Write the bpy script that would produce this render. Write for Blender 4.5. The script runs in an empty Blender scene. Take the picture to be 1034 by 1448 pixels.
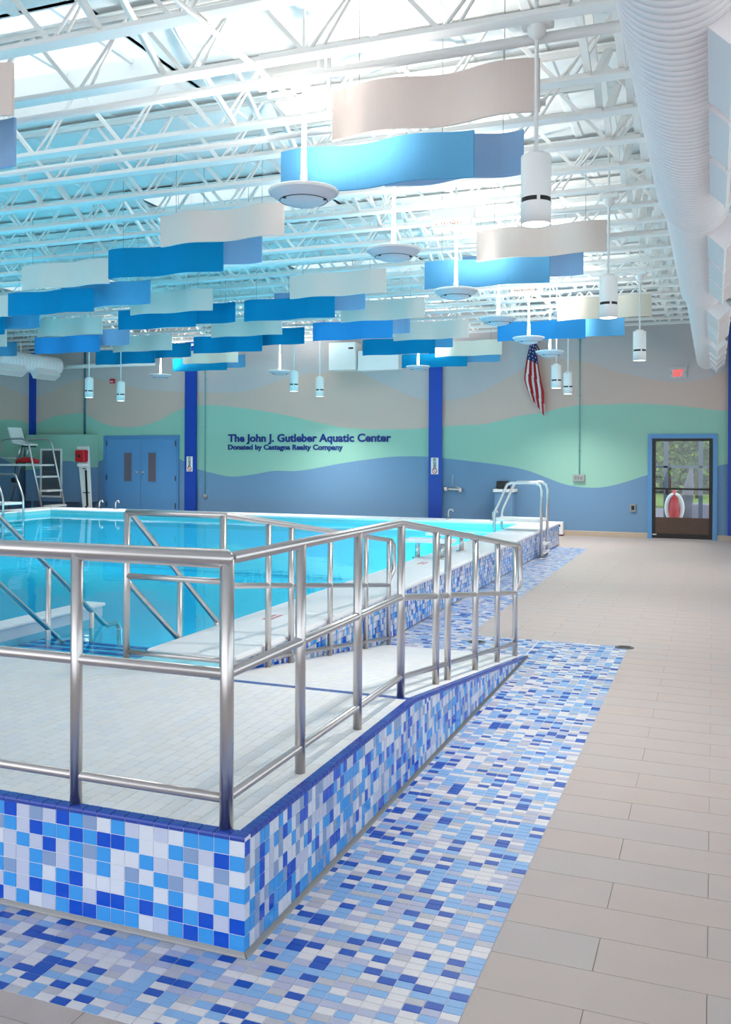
import bpy, bmesh, math, random
from mathutils import Vector, Matrix

# ------------------------------------------------------------------ camera, sky, exposure
scene = bpy.context.scene
COL = scene.collection
cam_data = bpy.data.cameras.new('camera')
cam = bpy.data.objects.new('camera', cam_data)
COL.objects.link(cam)
YAW, ROLL = math.radians(20.9), 0.0045
cam.matrix_world = (Matrix.Translation((0, 0, 1.70)) @ Matrix.Rotation(YAW, 4, 'Z')
                    @ Matrix.Rotation(math.pi/2, 4, 'X') @ Matrix.Rotation(ROLL, 4, 'Z'))
cam_data.sensor_fit = 'VERTICAL'
cam_data.sensor_height = 36.0
cam_data.lens = 36.0*1290/1448
cam_data.shift_y = -(724-645.5)/1448
cam_data.clip_end = 200
scene.camera = cam

world = bpy.data.worlds.new('sky')
scene.world = world
world.use_nodes = True
bg = world.node_tree.nodes['Background']
bg.inputs[0].default_value = (0.90, 0.94, 1.0, 1)      # plain bright overcast sky
bg.inputs[1].default_value = 1.2

UPLIGHT_W, DOWNLIGHT_W, POOL_FILL_W = 95.0, 135.0, 88.0
vs = scene.view_settings
vs.view_transform = 'Standard'; vs.look = 'None'; vs.gamma = 1.0
vs.use_curve_mapping = False
vs.exposure = 0.82

# ------------------------------------------------------------------ materials
def lin(c):
    return tuple(((v/255)/12.92 if v/255 <= 0.04045 else ((v/255+0.055)/1.055)**2.4) for v in c)

MATS = {}
def mat(name, rgb, rough=0.5, metal=0.0, noise=0.0, nscale=8.0, bump=0.0, bscale=60.0, emit=None, spec=0.5, trans=0.0):
    if name in MATS: return MATS[name]
    m = bpy.data.materials.new(name); m.use_nodes = True
    nt = m.node_tree; b = nt.nodes['Principled BSDF']
    c = lin(rgb)
    b.inputs['Base Color'].default_value = (*c, 1)
    b.inputs['Roughness'].default_value = rough
    b.inputs['Metallic'].default_value = metal
    b.inputs['Specular IOR Level'].default_value = spec
    tc = nt.nodes.new('ShaderNodeTexCoord')
    if noise > 0:
        n = nt.nodes.new('ShaderNodeTexNoise'); n.inputs['Scale'].default_value = nscale
        n.inputs['Detail'].default_value = 4
        mix = nt.nodes.new('ShaderNodeMix'); mix.data_type = 'RGBA'
        mix.inputs[6].default_value = (*[v*(1-noise) for v in c], 1)
        mix.inputs[7].default_value = (*[min(1, v*(1+noise)) for v in c], 1)
        nt.links.new(tc.outputs['Object'], n.inputs['Vector'])
        nt.links.new(n.outputs['Fac'], mix.inputs[0])
        nt.links.new(mix.outputs[2], b.inputs['Base Color'])
    if bump > 0:
        n2 = nt.nodes.new('ShaderNodeTexNoise'); n2.inputs['Scale'].default_value = bscale
        bp = nt.nodes.new('ShaderNodeBump'); bp.inputs['Strength'].default_value = bump
        bp.inputs['Distance'].default_value = 0.01
        nt.links.new(tc.outputs['Object'], n2.inputs['Vector'])
        nt.links.new(n2.outputs['Fac'], bp.inputs['Height'])
        nt.links.new(bp.outputs['Normal'], b.inputs['Normal'])
    if emit:
        b.inputs['Emission Color'].default_value = (*lin(rgb), 1)
        b.inputs['Emission Strength'].default_value = emit
    MATS[name] = m
    return m

WHITE = mat('white_paint', (238, 238, 236), 0.5, noise=0.02)
STEELW = mat('white_steel_paint', (240, 240, 238), 0.45, noise=0.02, nscale=3)
DECKM = mat('white_deck_paint', (236, 238, 238), 0.6, noise=0.03, nscale=2)
CHROME = mat('brushed_stainless', (208, 203, 202), 0.31, 1.0, noise=0.05, nscale=30)
ALU = mat('dull_aluminium', (170, 170, 172), 0.4, 1.0, noise=0.05)
GROUT = mat('pale_grout', (226, 230, 240), 0.8, noise=0.03)
GROUTM = mat('mosaic_grout', (222, 222, 232), 0.85, noise=0.03)
GROUTF = mat('floor_grout', (160, 151, 148), 0.85, noise=0.03)
TD = mat('tile_cobalt', (0, 82, 208), 0.16, noise=0.05, nscale=40)
TB = mat('tile_sky_blue', (62, 160, 238), 0.16, noise=0.05, nscale=40)
TW = mat('tile_white', (222, 228, 240), 0.16, noise=0.02, nscale=40)
TL = mat('tile_lavender_white', (198, 206, 230), 0.16, noise=0.02, nscale=40)
TG = mat('tile_grey_blue', (140, 166, 206), 0.18, noise=0.03, nscale=40)
FD = mat('floor_tile_cobalt', (14, 78, 178), 0.3, noise=0.06, nscale=40)
FB = mat('floor_tile_blue', (134, 176, 222), 0.3, noise=0.04, nscale=40)
FW = mat('floor_tile_white', (222, 217, 220), 0.3, noise=0.03, nscale=40)
FL = mat('floor_tile_lavender', (178, 180, 206), 0.3, noise=0.03, nscale=40)
FG = mat('floor_tile_grey', (188, 186, 194), 0.3, noise=0.03, nscale=40)
TRIM = mat('trim_tile_cobalt', (44, 74, 170), 0.14, noise=0.08, nscale=40)
RW = [mat('deck_tile_%s' % s, c, 0.45, noise=0.02, nscale=30) for s, c in
      (('white', (238, 237, 237)), ('warm', (236, 234, 232)), ('cool', (233, 233, 236)))]
FT = [mat('floor_stone_%s' % s, c, 0.5, noise=0.05, nscale=5, bump=0.05, bscale=90) for s, c in
      (('beige', (183, 169.5, 165)), ('warm', (184, 169, 163)), ('grey', (181, 169.5, 166)))]
COPING = mat('white_coping', (236, 237, 240), 0.45, noise=0.02, bump=0.04, bscale=120)
POOLM = mat('pool_plaster', (150, 222, 236), 0.6, noise=0.04, nscale=1.5)
POOLBAND = mat('pool_waterline_tile', (120, 200, 206), 0.3, noise=0.08, nscale=6)
STRIPE = mat('step_edge_tile', (20, 70, 170), 0.3)
GREY = mat('mural_grey', (196, 188, 188), 0.7, noise=0.02, bump=0.03, bscale=40)
TAUPE = mat('mural_taupe', (206, 182, 170), 0.7, noise=0.02, bump=0.03, bscale=40)
MINT = mat('mural_mint', (150, 196, 178), 0.7, noise=0.02, bump=0.03, bscale=40)
BLUE = mat('mural_blue', (110, 147, 182), 0.7, noise=0.02, bump=0.03, bscale=40)
COBALT = mat('column_cobalt', (2, 62, 168), 0.45, noise=0.04)
DOORB = mat('door_blue', (92, 148, 200), 0.45, noise=0.03)
BASEB = mat('baseboard_tan', (190, 172, 152), 0.6, noise=0.05)
TEXTM = mat('lettering_navy', (10, 34, 120), 0.5)
DARK = mat('near_black', (24, 24, 27), 0.5)
DARKF = mat('black_door_frame', (20, 18, 18), 0.4)
RED = mat('red_plastic', (205, 24, 34), 0.4)
REDSIGN = mat('red_sign_ink', (206, 60, 60), 0.5)
EXITM = mat('exit_letters', (255, 70, 60), 0.4, emit=0.6)
GREYBOX = mat('grey_box', (150, 152, 152), 0.5, noise=0.04)
LOUVER = mat('grey_louver', (122, 128, 136), 0.5, 0.3)
DUCTM = mat('duct_white', (240, 235, 236), 0.42, 0.1, noise=0.02)
GRILLE = mat('pale_grille', (226, 210, 208), 0.5)
BEIGE = mat('baffle_white', (226, 210, 202), 0.75, spec=0.2, noise=0.02, nscale=60)
CREAM = mat('baffle_cream', (230, 218, 202), 0.75, noise=0.02, nscale=60)
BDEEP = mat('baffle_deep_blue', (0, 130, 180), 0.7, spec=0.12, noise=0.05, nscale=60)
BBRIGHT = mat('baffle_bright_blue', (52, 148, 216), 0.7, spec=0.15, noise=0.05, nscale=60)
BMID = mat('baffle_mid_blue', (92, 160, 204), 0.7, spec=0.15, noise=0.05, nscale=60)  # on the near panels, the wash of light is put into this lighter blue
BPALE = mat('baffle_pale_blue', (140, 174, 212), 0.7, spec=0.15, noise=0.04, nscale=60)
BOWL = mat('lamp_bowl_grey', (196, 199, 211), 0.45, noise=0.02)
LENS = mat('lamp_lens', (255, 250, 240), 0.4, emit=3.0)
BRICK = mat('brick_pink', (196, 150, 140), 0.8, noise=0.2, nscale=12)
LAWN = mat('lawn', (128, 156, 84), 0.9, noise=0.3, nscale=10)
LEAF = mat('leaf_green', (62, 104, 58), 0.6, noise=0.3, nscale=3)
LEAF2 = mat('leaf_light', (120, 156, 70), 0.6, noise=0.3, nscale=3)
BARK = mat('bark', (96, 80, 66), 0.9, noise=0.2)
PAVE = mat('paving', (140, 140, 156), 0.8, noise=0.08, nscale=4)
KICK = mat('kick_panel_mottled', (84, 62, 50), 0.5, noise=0.5, nscale=55)

def glass_mat(name, tint, f0, rough=0.0, gain=1.0, bump=0.0, bscale=2.0):
    """thin clear sheet: Schlick reflection over tinted transparency, same from both faces"""
    m = bpy.data.materials.new(name); m.use_nodes = True
    nt = m.node_tree
    for n in list(nt.nodes):
        if n.type != 'OUTPUT_MATERIAL': nt.nodes.remove(n)
    out = [n for n in nt.nodes if n.type == 'OUTPUT_MATERIAL'][0]
    tr = nt.nodes.new('ShaderNodeBsdfTransparent'); tr.inputs[0].default_value = (*tint, 1)
    gl = nt.nodes.new('ShaderNodeBsdfGlossy'); gl.inputs['Roughness'].default_value = rough
    gl.inputs[0].default_value = (1, 1, 1, 1)
    ge = nt.nodes.new('ShaderNodeNewGeometry')
    dot = nt.nodes.new('ShaderNodeVectorMath'); dot.operation = 'DOT_PRODUCT'
    nt.links.new(ge.outputs['Incoming'], dot.inputs[0])
    nrm = ge.outputs['Normal']
    if bump > 0:
        tc = nt.nodes.new('ShaderNodeTexCoord')
        n = nt.nodes.new('ShaderNodeTexNoise'); n.inputs['Scale'].default_value = bscale
        n.inputs['Detail'].default_value = 3
        bp = nt.nodes.new('ShaderNodeBump'); bp.inputs['Strength'].default_value = bump
        bp.inputs['Distance'].default_value = 0.02
        nt.links.new(tc.outputs['Object'], n.inputs['Vector'])
        nt.links.new(n.outputs['Fac'], bp.inputs['Height'])
        nrm = bp.outputs['Normal']; nt.links.new(nrm, gl.inputs['Normal'])
    nt.links.new(nrm, dot.inputs[1])
    def math_(op, x, y=None):
        q = nt.nodes.new('ShaderNodeMath'); q.operation = op
        for k, v in enumerate((x, y)):
            if v is None: continue
            if isinstance(v, (int, float)): q.inputs[k].default_value = v
            else: nt.links.new(v, q.inputs[k])
        return q.outputs[0]
    ab = math_('ABSOLUTE', dot.outputs['Value']); om = math_('SUBTRACT', 1.0, ab)
    pw = math_('POWER', om, 5.0); fr = math_('ADD', math_('MULTIPLY', pw, (1-f0)*gain), f0)
    mx = nt.nodes.new('ShaderNodeMixShader')
    nt.links.new(fr, mx.inputs[0]); nt.links.new(tr.outputs[0], mx.inputs[1])
    nt.links.new(gl.outputs[0], mx.inputs[2]); nt.links.new(mx.outputs[0], out.inputs[0])
    MATS[name] = m
    return m
GLASS = glass_mat('clear_glass', (0.93, 0.97, 0.97), 0.04)
WATER = glass_mat('pool_water', (0.20, 0.82, 0.96), 0.015, 0.02, gain=0.62, bump=0.16, bscale=1.8)

# ------------------------------------------------------------------ mesh helpers
ORG = {}
class MB:
    """collects polygons in world coordinates, then links them as ONE mesh object"""
    def __init__(s): s.v = []; s.f = []; s.m = []; s.sm = []
    def poly(s, pts, m=0, smooth=False):
        k = len(s.v); s.v += [tuple(p) for p in pts]; s.f.append(tuple(range(k, k+len(pts)))); s.m.append(m); s.sm.append(smooth)
    def hexa(s, p, m=0, skip=()):
        k = len(s.v); s.v += [tuple(q) for q in p]
        for i, q in enumerate(((0, 3, 2, 1), (4, 5, 6, 7), (0, 1, 5, 4), (1, 2, 6, 5), (2, 3, 7, 6), (3, 0, 4, 7))):
            if i in skip: continue
            s.f.append(tuple(k+a for a in q)); s.m.append(m); s.sm.append(False)
    def box(s, x0, x1, y0, y1, z0, z1, m=0, skip=()):
        s.hexa([(x0, y0, z0), (x1, y0, z0), (x1, y1, z0), (x0, y1, z0), (x0, y0, z1), (x1, y0, z1), (x1, y1, z1), (x0, y1, z1)], m, skip)
    def bevbox(s, x0, x1, y0, y1, z0, z1, b=0.01, m=0):
        bm = bmesh.new(); bmesh.ops.create_cube(bm, size=1)
        for v in bm.verts:
            v.co = Vector(((x0+x1)/2+v.co.x*(x1-x0), (y0+y1)/2+v.co.y*(y1-y0), (z0+z1)/2+v.co.z*(z1-z0)))
        bmesh.ops.bevel(bm, geom=list(bm.edges), offset=b, segments=2, affect='EDGES', profile=0.5)
        k = len(s.v); bm.verts.index_update(); s.v += [tuple(v.co) for v in bm.verts]
        for f in bm.faces: s.f.append(tuple(k+v.index for v in f.verts)); s.m.append(m); s.sm.append(False)
        bm.free()
    def bar(s, a, b, w, h, m=0, up=(0, 0, 1)):
        a, b = Vector(a), Vector(b); d = (b-a).normalized(); u = Vector(up)
        if abs(d.dot(u)) > 0.98: u = Vector((0, 1, 0))
        sd = d.cross(u).normalized()*(w/2); up2 = sd.cross(d).normalized()*(h/2)
        s.hexa([a-sd-up2, a+sd-up2, b+sd-up2, b-sd-up2, a-sd+up2, a+sd+up2, b+sd+up2, b-sd+up2], m)
    def tube(s, pts, r, n=10, m=0, caps=True):
        pts = [Vector(p) for p in pts]; rr = r if isinstance(r, (list, tuple)) else [r]*len(pts)
        rings = []; ref = None
        for i, p in enumerate(pts):
            if i == 0: d = (pts[1]-p).normalized()
            elif i == len(pts)-1: d = (p-pts[i-1]).normalized()
            else:
                d = ((p-pts[i-1]).normalized()+(pts[i+1]-p).normalized())
                d = d.normalized() if d.length > 1e-6 else (p-pts[i-1]).normalized()
            if ref is None:
                ref = d.orthogonal().normalized() if abs(d.z) > 0.99 else d.cross(Vector((0, 0, 1))).normalized()
            u = (ref-d*ref.dot(d)).normalized(); ref = u; w = d.cross(u)
            k = 1.0
            if 0 < i < len(pts)-1:
                c = max(0.5, d.dot((p-pts[i-1]).normalized())); k = 1/c
            ring = []
            for j in range(n):
                a = 2*math.pi*j/n
                ring.append(p+(u*math.cos(a)+w*math.sin(a))*rr[i]*(k if len(pts) < 6 else 1))
            rings.append(ring)
        k = len(s.v)
        for ring in rings: s.v += [tuple(q) for q in ring]
        for i in range(len(rings)-1):
            for j in range(n):
                j2 = (j+1) % n
                s.f.append((k+i*n+j, k+i*n+j2, k+(i+1)*n+j2, k+(i+1)*n+j)); s.m.append(m); s.sm.append(True)
        if caps:
            s.f.append(tuple(k+j for j in reversed(range(n)))); s.m.append(m); s.sm.append(False)
            e = k+(len(rings)-1)*n
            s.f.append(tuple(e+j for j in range(n))); s.m.append(m); s.sm.append(False)
    def lathe(s, cx, cy, prof, n=24, m=0, z0=0.0):
        k = len(s.v)
        for r, z in prof:
            for j in range(n):
                a = 2*math.pi*j/n; s.v.append((cx+r*math.cos(a), cy+r*math.sin(a), z0+z))
        for i in range(len(prof)-1):
            for j in range(n):
                j2 = (j+1) % n
                s.f.append((k+i*n+j, k+i*n+j2, k+(i+1)*n+j2, k+(i+1)*n+j)); s.m.append(m); s.sm.append(True)
    def build(s, name, mats, parent=None, org=None):
        if not isinstance(mats, (list, tuple)): mats = [mats]
        o3 = Vector(ORG[parent.name]) if parent is not None else Vector(org if org else (0, 0, 0))
        me = bpy.data.meshes.new(name)
        me.from_pydata([tuple(Vector(v)-o3) for v in s.v], [], s.f)
        for q in mats: me.materials.append(q)
        if s.f:
            me.polygons.foreach_set('material_index', s.m)
            me.polygons.foreach_set('use_smooth', s.sm)
        me.update()
        o = bpy.data.objects.new(name, me); COL.objects.link(o)
        if parent is not None: o.parent = parent
        else: o.location = o3
        ORG[o.name] = tuple(o3)
        return o

def thing(name, label, cat, loc, group=None):
    o = bpy.data.objects.new(name, None); COL.objects.link(o); o.location = loc
    o.empty_display_size = 0.1
    ORG[o.name] = tuple(loc); o['label'] = label; o['category'] = cat
    if group: o['group'] = group
    return o
def tag(o, label, cat, group=None):
    o['label'] = label; o['category'] = cat
    if group: o['group'] = group
    return o
def struct(o): o['kind'] = 'structure'; return o
def struct_root(name, loc=(0, 0, 0)):
    o = bpy.data.objects.new(name, None); COL.objects.link(o); o.location = loc; ORG[o.name] = tuple(loc)
    o['kind'] = 'structure'; return o
def stuff(o): o['kind'] = 'stuff'; return o
def copy_tree(o, loc, parent=None):
    """copy of a thing with copies of its parts and sub-parts (shared mesh data)"""
    c = o.copy(); COL.objects.link(c)
    if parent is not None: c.parent = parent
    else: c.location = loc
    for ch in list(o.children): copy_tree(ch, None, c)
    return c

TILEMESH = {}
def tile_mesh(key, ext, m):
    """shared five-sided tile, centred on its face centre; ext = half sizes (x,y,z)"""
    k = (key, m.name)
    if k not in TILEMESH:
        b = MB(); x, y, z = ext; b.box(-x, x, -y, y, -z, z)
        me = bpy.data.meshes.new(key); me.from_pydata(b.v, [], b.f); me.materials.append(m); me.update()
        TILEMESH[k] = me
    return TILEMESH[k]
CAM = Vector((0, 0, 1.7))
def tile_field(parent, name, cells, limit=300, seed=0):
    """cells: (centre, half extents, material, corner list or None).  Largest in view become parts, the rest one stuff part"""
    o3 = Vector(ORG[parent.name])
    fw = Vector((-math.sin(YAW), math.cos(YAW), 0)); rt = Vector((math.cos(YAW), math.sin(YAW), 0))
    def rank(c):
        d = Vector(c[0])-CAM; z = d.dot(fw)
        if z < 0.5: return 1e6
        u = 1290*d.dot(rt)/z; v = 645.5-1290*d.z/z
        if abs(u) > 530 or v > 1460: return 1e5+d.length
        return d.length
    cells.sort(key=rank)
    mats = []; idx = {}; rest = MB(); n = 0
    for c, e, m, corners in cells:
        if n < limit and corners is None:
            me = tile_mesh(name+'_%d_%d_%d' % tuple(round(q*1e4) for q in e), e, m)
            o = bpy.data.objects.new(name, me); COL.objects.link(o); o.parent = parent; o.location = Vector(c)-o3
            n += 1
        else:
            if m.name not in idx: idx[m.name] = len(mats); mats.append(m)
            if corners is None:
                rest.box(c[0]-e[0], c[0]+e[0], c[1]-e[1], c[1]+e[1], c[2]-e[2], c[2]+e[2], idx[m.name])
            else: rest.hexa(corners, idx[m.name])
    if rest.f: stuff(rest.build(name+'_field', mats, parent))

# ------------------------------------------------------------------ large structure
YB = 20.15                         # back wall
XL = -17.5                         # left wall
XR = 2.6                           # right wall (windows)
RX0, RX1 = -2.74, -1.479           # ramp: pool side, outer side
RY0, RYK, RYE = 2.745, 4.65, 7.79  # ramp: front, knee, foot
HL = 0.405                         # landing height
COP = 0.45; PX = -2.80; PI_ = -3.42; PXL = -15.08; PYN = 4.85; PYF = 17.9; WATERZ = 0.335
MX, MY0, MY1 = -0.71, 2.30, 8.49   # near mosaic band
FXB, FYB = -2.19, 17.42            # far mosaic band along the pool
rnd = random.Random(7)

# floor: slab, stone tiles and mosaic tiles
fl = MB()
fl.box(PX-0.02, XR, -4.0, YB+0.4, -0.15, -0.003); fl.box(XL-0.3, PX-0.02, -4.0, 2.75, -0.15, -0.003)
fl.box(XL-0.3, PX-0.02, PYF-0.05, YB+0.4, -0.15, -0.003); fl.box(XL-0.3, PXL+0.02, 2.75, PYF-0.05, -0.15, -0.003)
floor = struct(fl.build('floor', GROUTF))
cells = []
TW_, TD_, J = 0.71, 0.225, 0.003
k = -10
while True:
    y0 = 3.54+TD_*k; y1 = y0+TD_
    if y0 > YB: break
    cuts = sorted(set([y0, y1]+[q for q in (MY0, MY1, FYB, PYF+0.04) if y0 < q < y1]))
    for ya, yb in zip(cuts, cuts[1:]):
        ym = (ya+yb)/2
        xlo = -4.6 if ym < MY0 else MX if ym < MY1 else FXB if ym < FYB else PX if ym < PYF+0.04 else -5.5
        off = -0.013 if k % 2 else -0.368
        x = off-TW_*9
        while x < XR:
            a, b = max(x, xlo), min(x+TW_, XR)
            if b-a > 0.02:
                full = abs(b-a-TW_) < 1e-6 and len(cuts) == 2 and yb < YB
                yb2 = min(yb, YB)
                if yb2-ya > 0.02:
                    m = FT[rnd.choice((0, 0, 1, 2))]
                    c = ((a+b)/2, (ya+yb2)/2, -0.004)
                    e = ((b-a)/2-J/2, (yb2-ya)/2-J/2, 0.004)
                    cells.append((c, e, m, None if full else
                                  [(c[0]+sx*e[0], c[1]+sy*e[1], c[2]+sz*e[2]) for sz in (-1, 1) for sx, sy in ((-1, -1), (1, -1), (1, 1), (-1, 1))]))
            x += TW_
    k += 1
tile_field(floor, 'floor_tile', cells)
SX, SY, TJ = 0.0607, 0.0375, 0.0036
gm = MB()
for q in ((-3.69, MX, MY0, RY0), (RX1, MX, RY0, MY1), (PX, RX1, RYE-.1, MY1), (PX, FXB, MY1, FYB)): gm.poly([(q[0], q[2], -.0012), (q[1], q[2], -.0012), (q[1], q[3], -.0012), (q[0], q[3], -.0012)])
gm.build('mosaic_grout', GROUTM, floor)
cells = []
def mosaic(x0, x1, y0, y1, keep=lambda x, y: True):
    """grid counted from the right and the front edge"""
    ny = int(round((y1-y0)/SY)); sy = (y1-y0)/ny; nx = int((x1-x0)/SX)
    for j in range(ny):
        for i in range(nx):
            x = x1-SX*(i+.5); y = y0+sy*(j+.5)
            if not keep(x, y): continue
            m = rnd.choices((FD, FB, FW, FL, FG), (15, 31, 29, 14, 11))[0]
            cells.append(((x, y, -0.0035+rnd.uniform(-.0004, .0004)), (round(SX/2-TJ/2, 5), round(sy/2-TJ/2, 5), 0.0045), m, None))
mosaic(-3.69, MX, MY0, RY0-0.012)
mosaic(RX1-SX+.012, MX, RY0-0.012, MY1)
mosaic(PX-.02, RX1-.03, RYE, MY1)
mosaic(PX-.02, FXB, MY1, FYB)
tile_field(floor, 'mosaic_tile', cells)

# ceiling deck with skylight openings
SKY = [(-6.6, -4.35, 5.45, 7.2), (-6.9, -4.6, 9.6, 11.1), (-13.2, -10.6, 9.6, 11.1), (-13.2, -10.6, 14.25, 15.4), (-6.9, -4.6, 14.3, 15.8)]
DZ = 5.0
xs = sorted(set([XL-0.3, XR]+[q for s_ in SKY for q in s_[:2]])); ys = sorted(set([-4.0, YB+0.3]+[q for s_ in SKY for q in s_[2:]]))
ce = MB()
for xa, xb in zip(xs, xs[1:]):
    for ya, yb in zip(ys, ys[1:]):
        if any(s_[0] < (xa+xb)/2 < s_[1] and s_[2] < (ya+yb)/2 < s_[3] for s_ in SKY): continue
        ce.box(xa, xb, ya, yb, DZ, DZ+0.15)
ceiling = struct(ce.build('ceiling', DECKM))
rib = MB()                                            # ribs of the corrugated deck, running along the room
x = XL
while x < XR:
    segs = [(-4.0, YB)]
    for s_ in SKY:
        if s_[0]-0.1 < x < s_[1]+0.1:
            segs = [q for a, b in segs for q in ((a, min(b, s_[2])), (max(a, s_[3]), b)) if q[1]-q[0] > 0.05]
    for a, b in segs:
        rib.hexa([(x-.03, a, DZ-.014), (x+.03, a, DZ-.014), (x+.03, b, DZ-.014), (x-.03, b, DZ-.014), (x-.05, a, DZ+.001), (x+.05, a, DZ+.001), (x+.05, b, DZ+.001), (x-.05, b, DZ+.001)])
    x += 0.6
stuff(rib.build('deck_ribs', DECKM, ceiling))
for i, (a, b, c, d) in enumerate(SKY):
    t = struct_root('window_%d' % (i+2), ((a+b)/2, (c+d)/2, DZ))
    f = MB()
    for q in ((a-.04, a+.02, c, d), (b-.02, b+.04, c, d), (a, b, c-.04, c+.02), (a, b, d-.02, d+.04)): f.box(*q, DZ+.0, DZ+.42)
    f.build('skylight_curb', WHITE, t)
    g = MB(); g.box(a, b, c, d, DZ+.40, DZ+.41); g.build('skylight_pane', GLASS, t)
    for x in (a+(b-a)/3, a+(b-a)*2/3):
        q = MB(); q.box(x-.02, x+.02, c, d, DZ+.36, DZ+.40); q.build('glazing_bar', WHITE, t)

# mural wall: bands bounded by painted curves
B1 = [(-17.49, 1.22), (-15.54, 1.46), (-15.11, 1.6), (-13.96, 1.78), (-12.84, 1.63), (-12.62, 1.53), (-12.28, 1.37), (-11.76, 1.25), (-11.3, 1.18), (-10.68, 1.24), (-10.15, 1.33), (-9.48, 1.34), (-9.05, 1.4), (-8.33, 1.53), (-7.62, 1.63), (-6.94, 1.7), (-6.14, 1.7), (-5.79, 1.67), (-5.03, 1.59), (-4.45, 1.52), (-3.87, 1.41), (-3.5, 1.28), (-3.12, 1.14), (-2.87, 1.08), (-2.34, 1.05), (-2.0, 1.11), (-1.67, 1.21), (-1.32, 1.33), (-0.6, 1.47), (0.07, 1.54), (0.32, 1.59), (2.6, 1.2)]
B2 = [(-17.45, 2.51), (-16.86, 2.73), (-16.18, 2.81), (-15.78, 2.83), (-15.51, 2.69), (-15.05, 2.52), (-14.4, 2.44), (-13.89, 2.48), (-13.4, 2.62), (-12.9, 2.85), (-12.63, 2.92), (-12.26, 2.98), (-11.85, 2.98), (-11.3, 2.93), (-10.53, 2.83), (-9.77, 2.7), (-9.05, 2.54), (-8.33, 2.4), (-7.63, 2.35), (-6.61, 2.34), (-6.11, 2.37), (-5.41, 2.42), (-4.84, 2.44), (-4.45, 2.52), (-4.03, 2.62), (-3.5, 2.69), (-3.13, 2.78), (-2.76, 2.83), (-2.27, 2.84), (-1.68, 2.85), (-1.2, 2.83), (-0.72, 2.79), (-0.25, 2.73), (0.22, 2.67), (2.6, 2.9)]
B3 = [(-17.45, 3.28), (-16.81, 3.44), (-16.22, 3.66), (-15.53, 3.77), (-14.96, 3.65), (-14.4, 3.52), (-13.9, 3.42), (-13.4, 3.37), (-12.64, 3.34), (-11.31, 3.29), (-10.77, 3.33), (-10.16, 3.49), (-9.64, 3.63), (-9.06, 3.7), (-8.34, 3.73), (-7.78, 3.68), (-7.44, 3.51), (-6.95, 3.28), (-6.55, 3.09), (-6.11, 2.99), (-5.41, 3.02), (-4.92, 3.14), (-4.53, 3.36), (-4.18, 3.54), (-3.88, 3.72), (-3.65, 3.81), (-3.32, 3.86), (-2.76, 3.81), (-2.28, 3.68), (-2.01, 3.56), (-1.52, 3.43), (-1.03, 3.32), (-0.56, 3.29), (-0.15, 3.34), (0.22, 3.48), (2.6, 3.3)]
def curve(pts):
    """smooth interpolation (monotone-limited Hermite)"""
    n = len(pts); xs = [p[0] for p in pts]; zs = [p[1] for p in pts]
    d = [(zs[i+1]-zs[i])/(xs[i+1]-xs[i]) for i in range(n-1)]
    t = [d[0]]+[(d[i-1]+d[i])/2 for i in range(1, n-1)]+[d[-1]]
    def f(x):
        if x <= xs[0]: return zs[0]
        if x >= xs[-1]: return zs[-1]
        i = max(j for j in range(n-1) if xs[j] <= x); h = xs[i+1]-xs[i]; u = (x-xs[i])/h
        return ((2*u**3-3*u*u+1)*zs[i]+(u**3-2*u*u+u)*h*t[i]+(-2*u**3+3*u*u)*zs[i+1]+(u**3-u*u)*h*t[i+1])
    return f
f1, f2, f3 = curve(B1), curve(B2), curve(B3)
DX0, DX1, DTOP = -1.30, 0.07, 2.20                      # glazed door opening
wb = MB(); MUR = [BLUE, MINT, TAUPE, GREY, WHITE]
def strip(mb, pt, a, b, zlo, zhi, bands):
    """one vertical strip of painted wall between positions a and b"""
    la = [zlo]+[min(max(f(a), zlo), zhi) for f in bands]+[zhi]; lb = [zlo]+[min(max(f(b), zlo), zhi) for f in bands]+[zhi]
    for i in range(4):
        if la[i+1]-la[i] > 1e-5 or lb[i+1]-lb[i] > 1e-5:
            mb.poly([pt(a, la[i]), pt(b, lb[i]), pt(b, lb[i+1]), pt(a, la[i+1])], i)
xs = [XL+0.1*i for i in range(int((XR-XL)/0.1)+1)]+[XR, DX0, DX1]
xs = sorted(set(round(q, 4) for q in xs))
for a, b in zip(xs, xs[1:]):
    strip(wb, lambda x, z: (x, YB, z), a, b, DTOP if DX0 <= (a+b)/2 <= DX1 else 0.0, DZ, (f1, f2, f3))
wb.box(XL-0.3, DX0, YB+0.01, YB+0.25, -0.1, DZ+.15, 4); wb.box(DX1, XR, YB+0.01, YB+0.25, -0.1, DZ+.15, 4); wb.box(DX0, DX1, YB+0.01, YB+0.25, DTOP, DZ+.15, 4)
struct(wb.build('wall_back', MUR))
wl = MB()
g1 = lambda y: 1.22+(20.0-y)*0.40 if y > 18.9 else 1.66+0.2*math.sin((18.9-y)*1.1)
g2 = lambda y: 2.54+0.1*math.sin((20.1-y)*1.9) if y > 18.9 else 2.62+0.25*math.sin((18.9-y)*0.9)
g3 = lambda y: 3.28+(20.1-y)*0.22 if y > 18.9 else 3.55+0.2*math.sin((18.9-y)*0.8)
y = -4.0
while y < YB-1e-6:
    y2 = min(YB, y+0.15); strip(wl, lambda q, z: (XL, q, z), y, y2, 0.0, DZ, (g1, g2, g3)); y = y2
wl.box(XL-0.25, XL-0.01, -4.0, YB+.25, -0.1, DZ+.15, 4)
struct(wl.build('wall_left', MUR))
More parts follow.
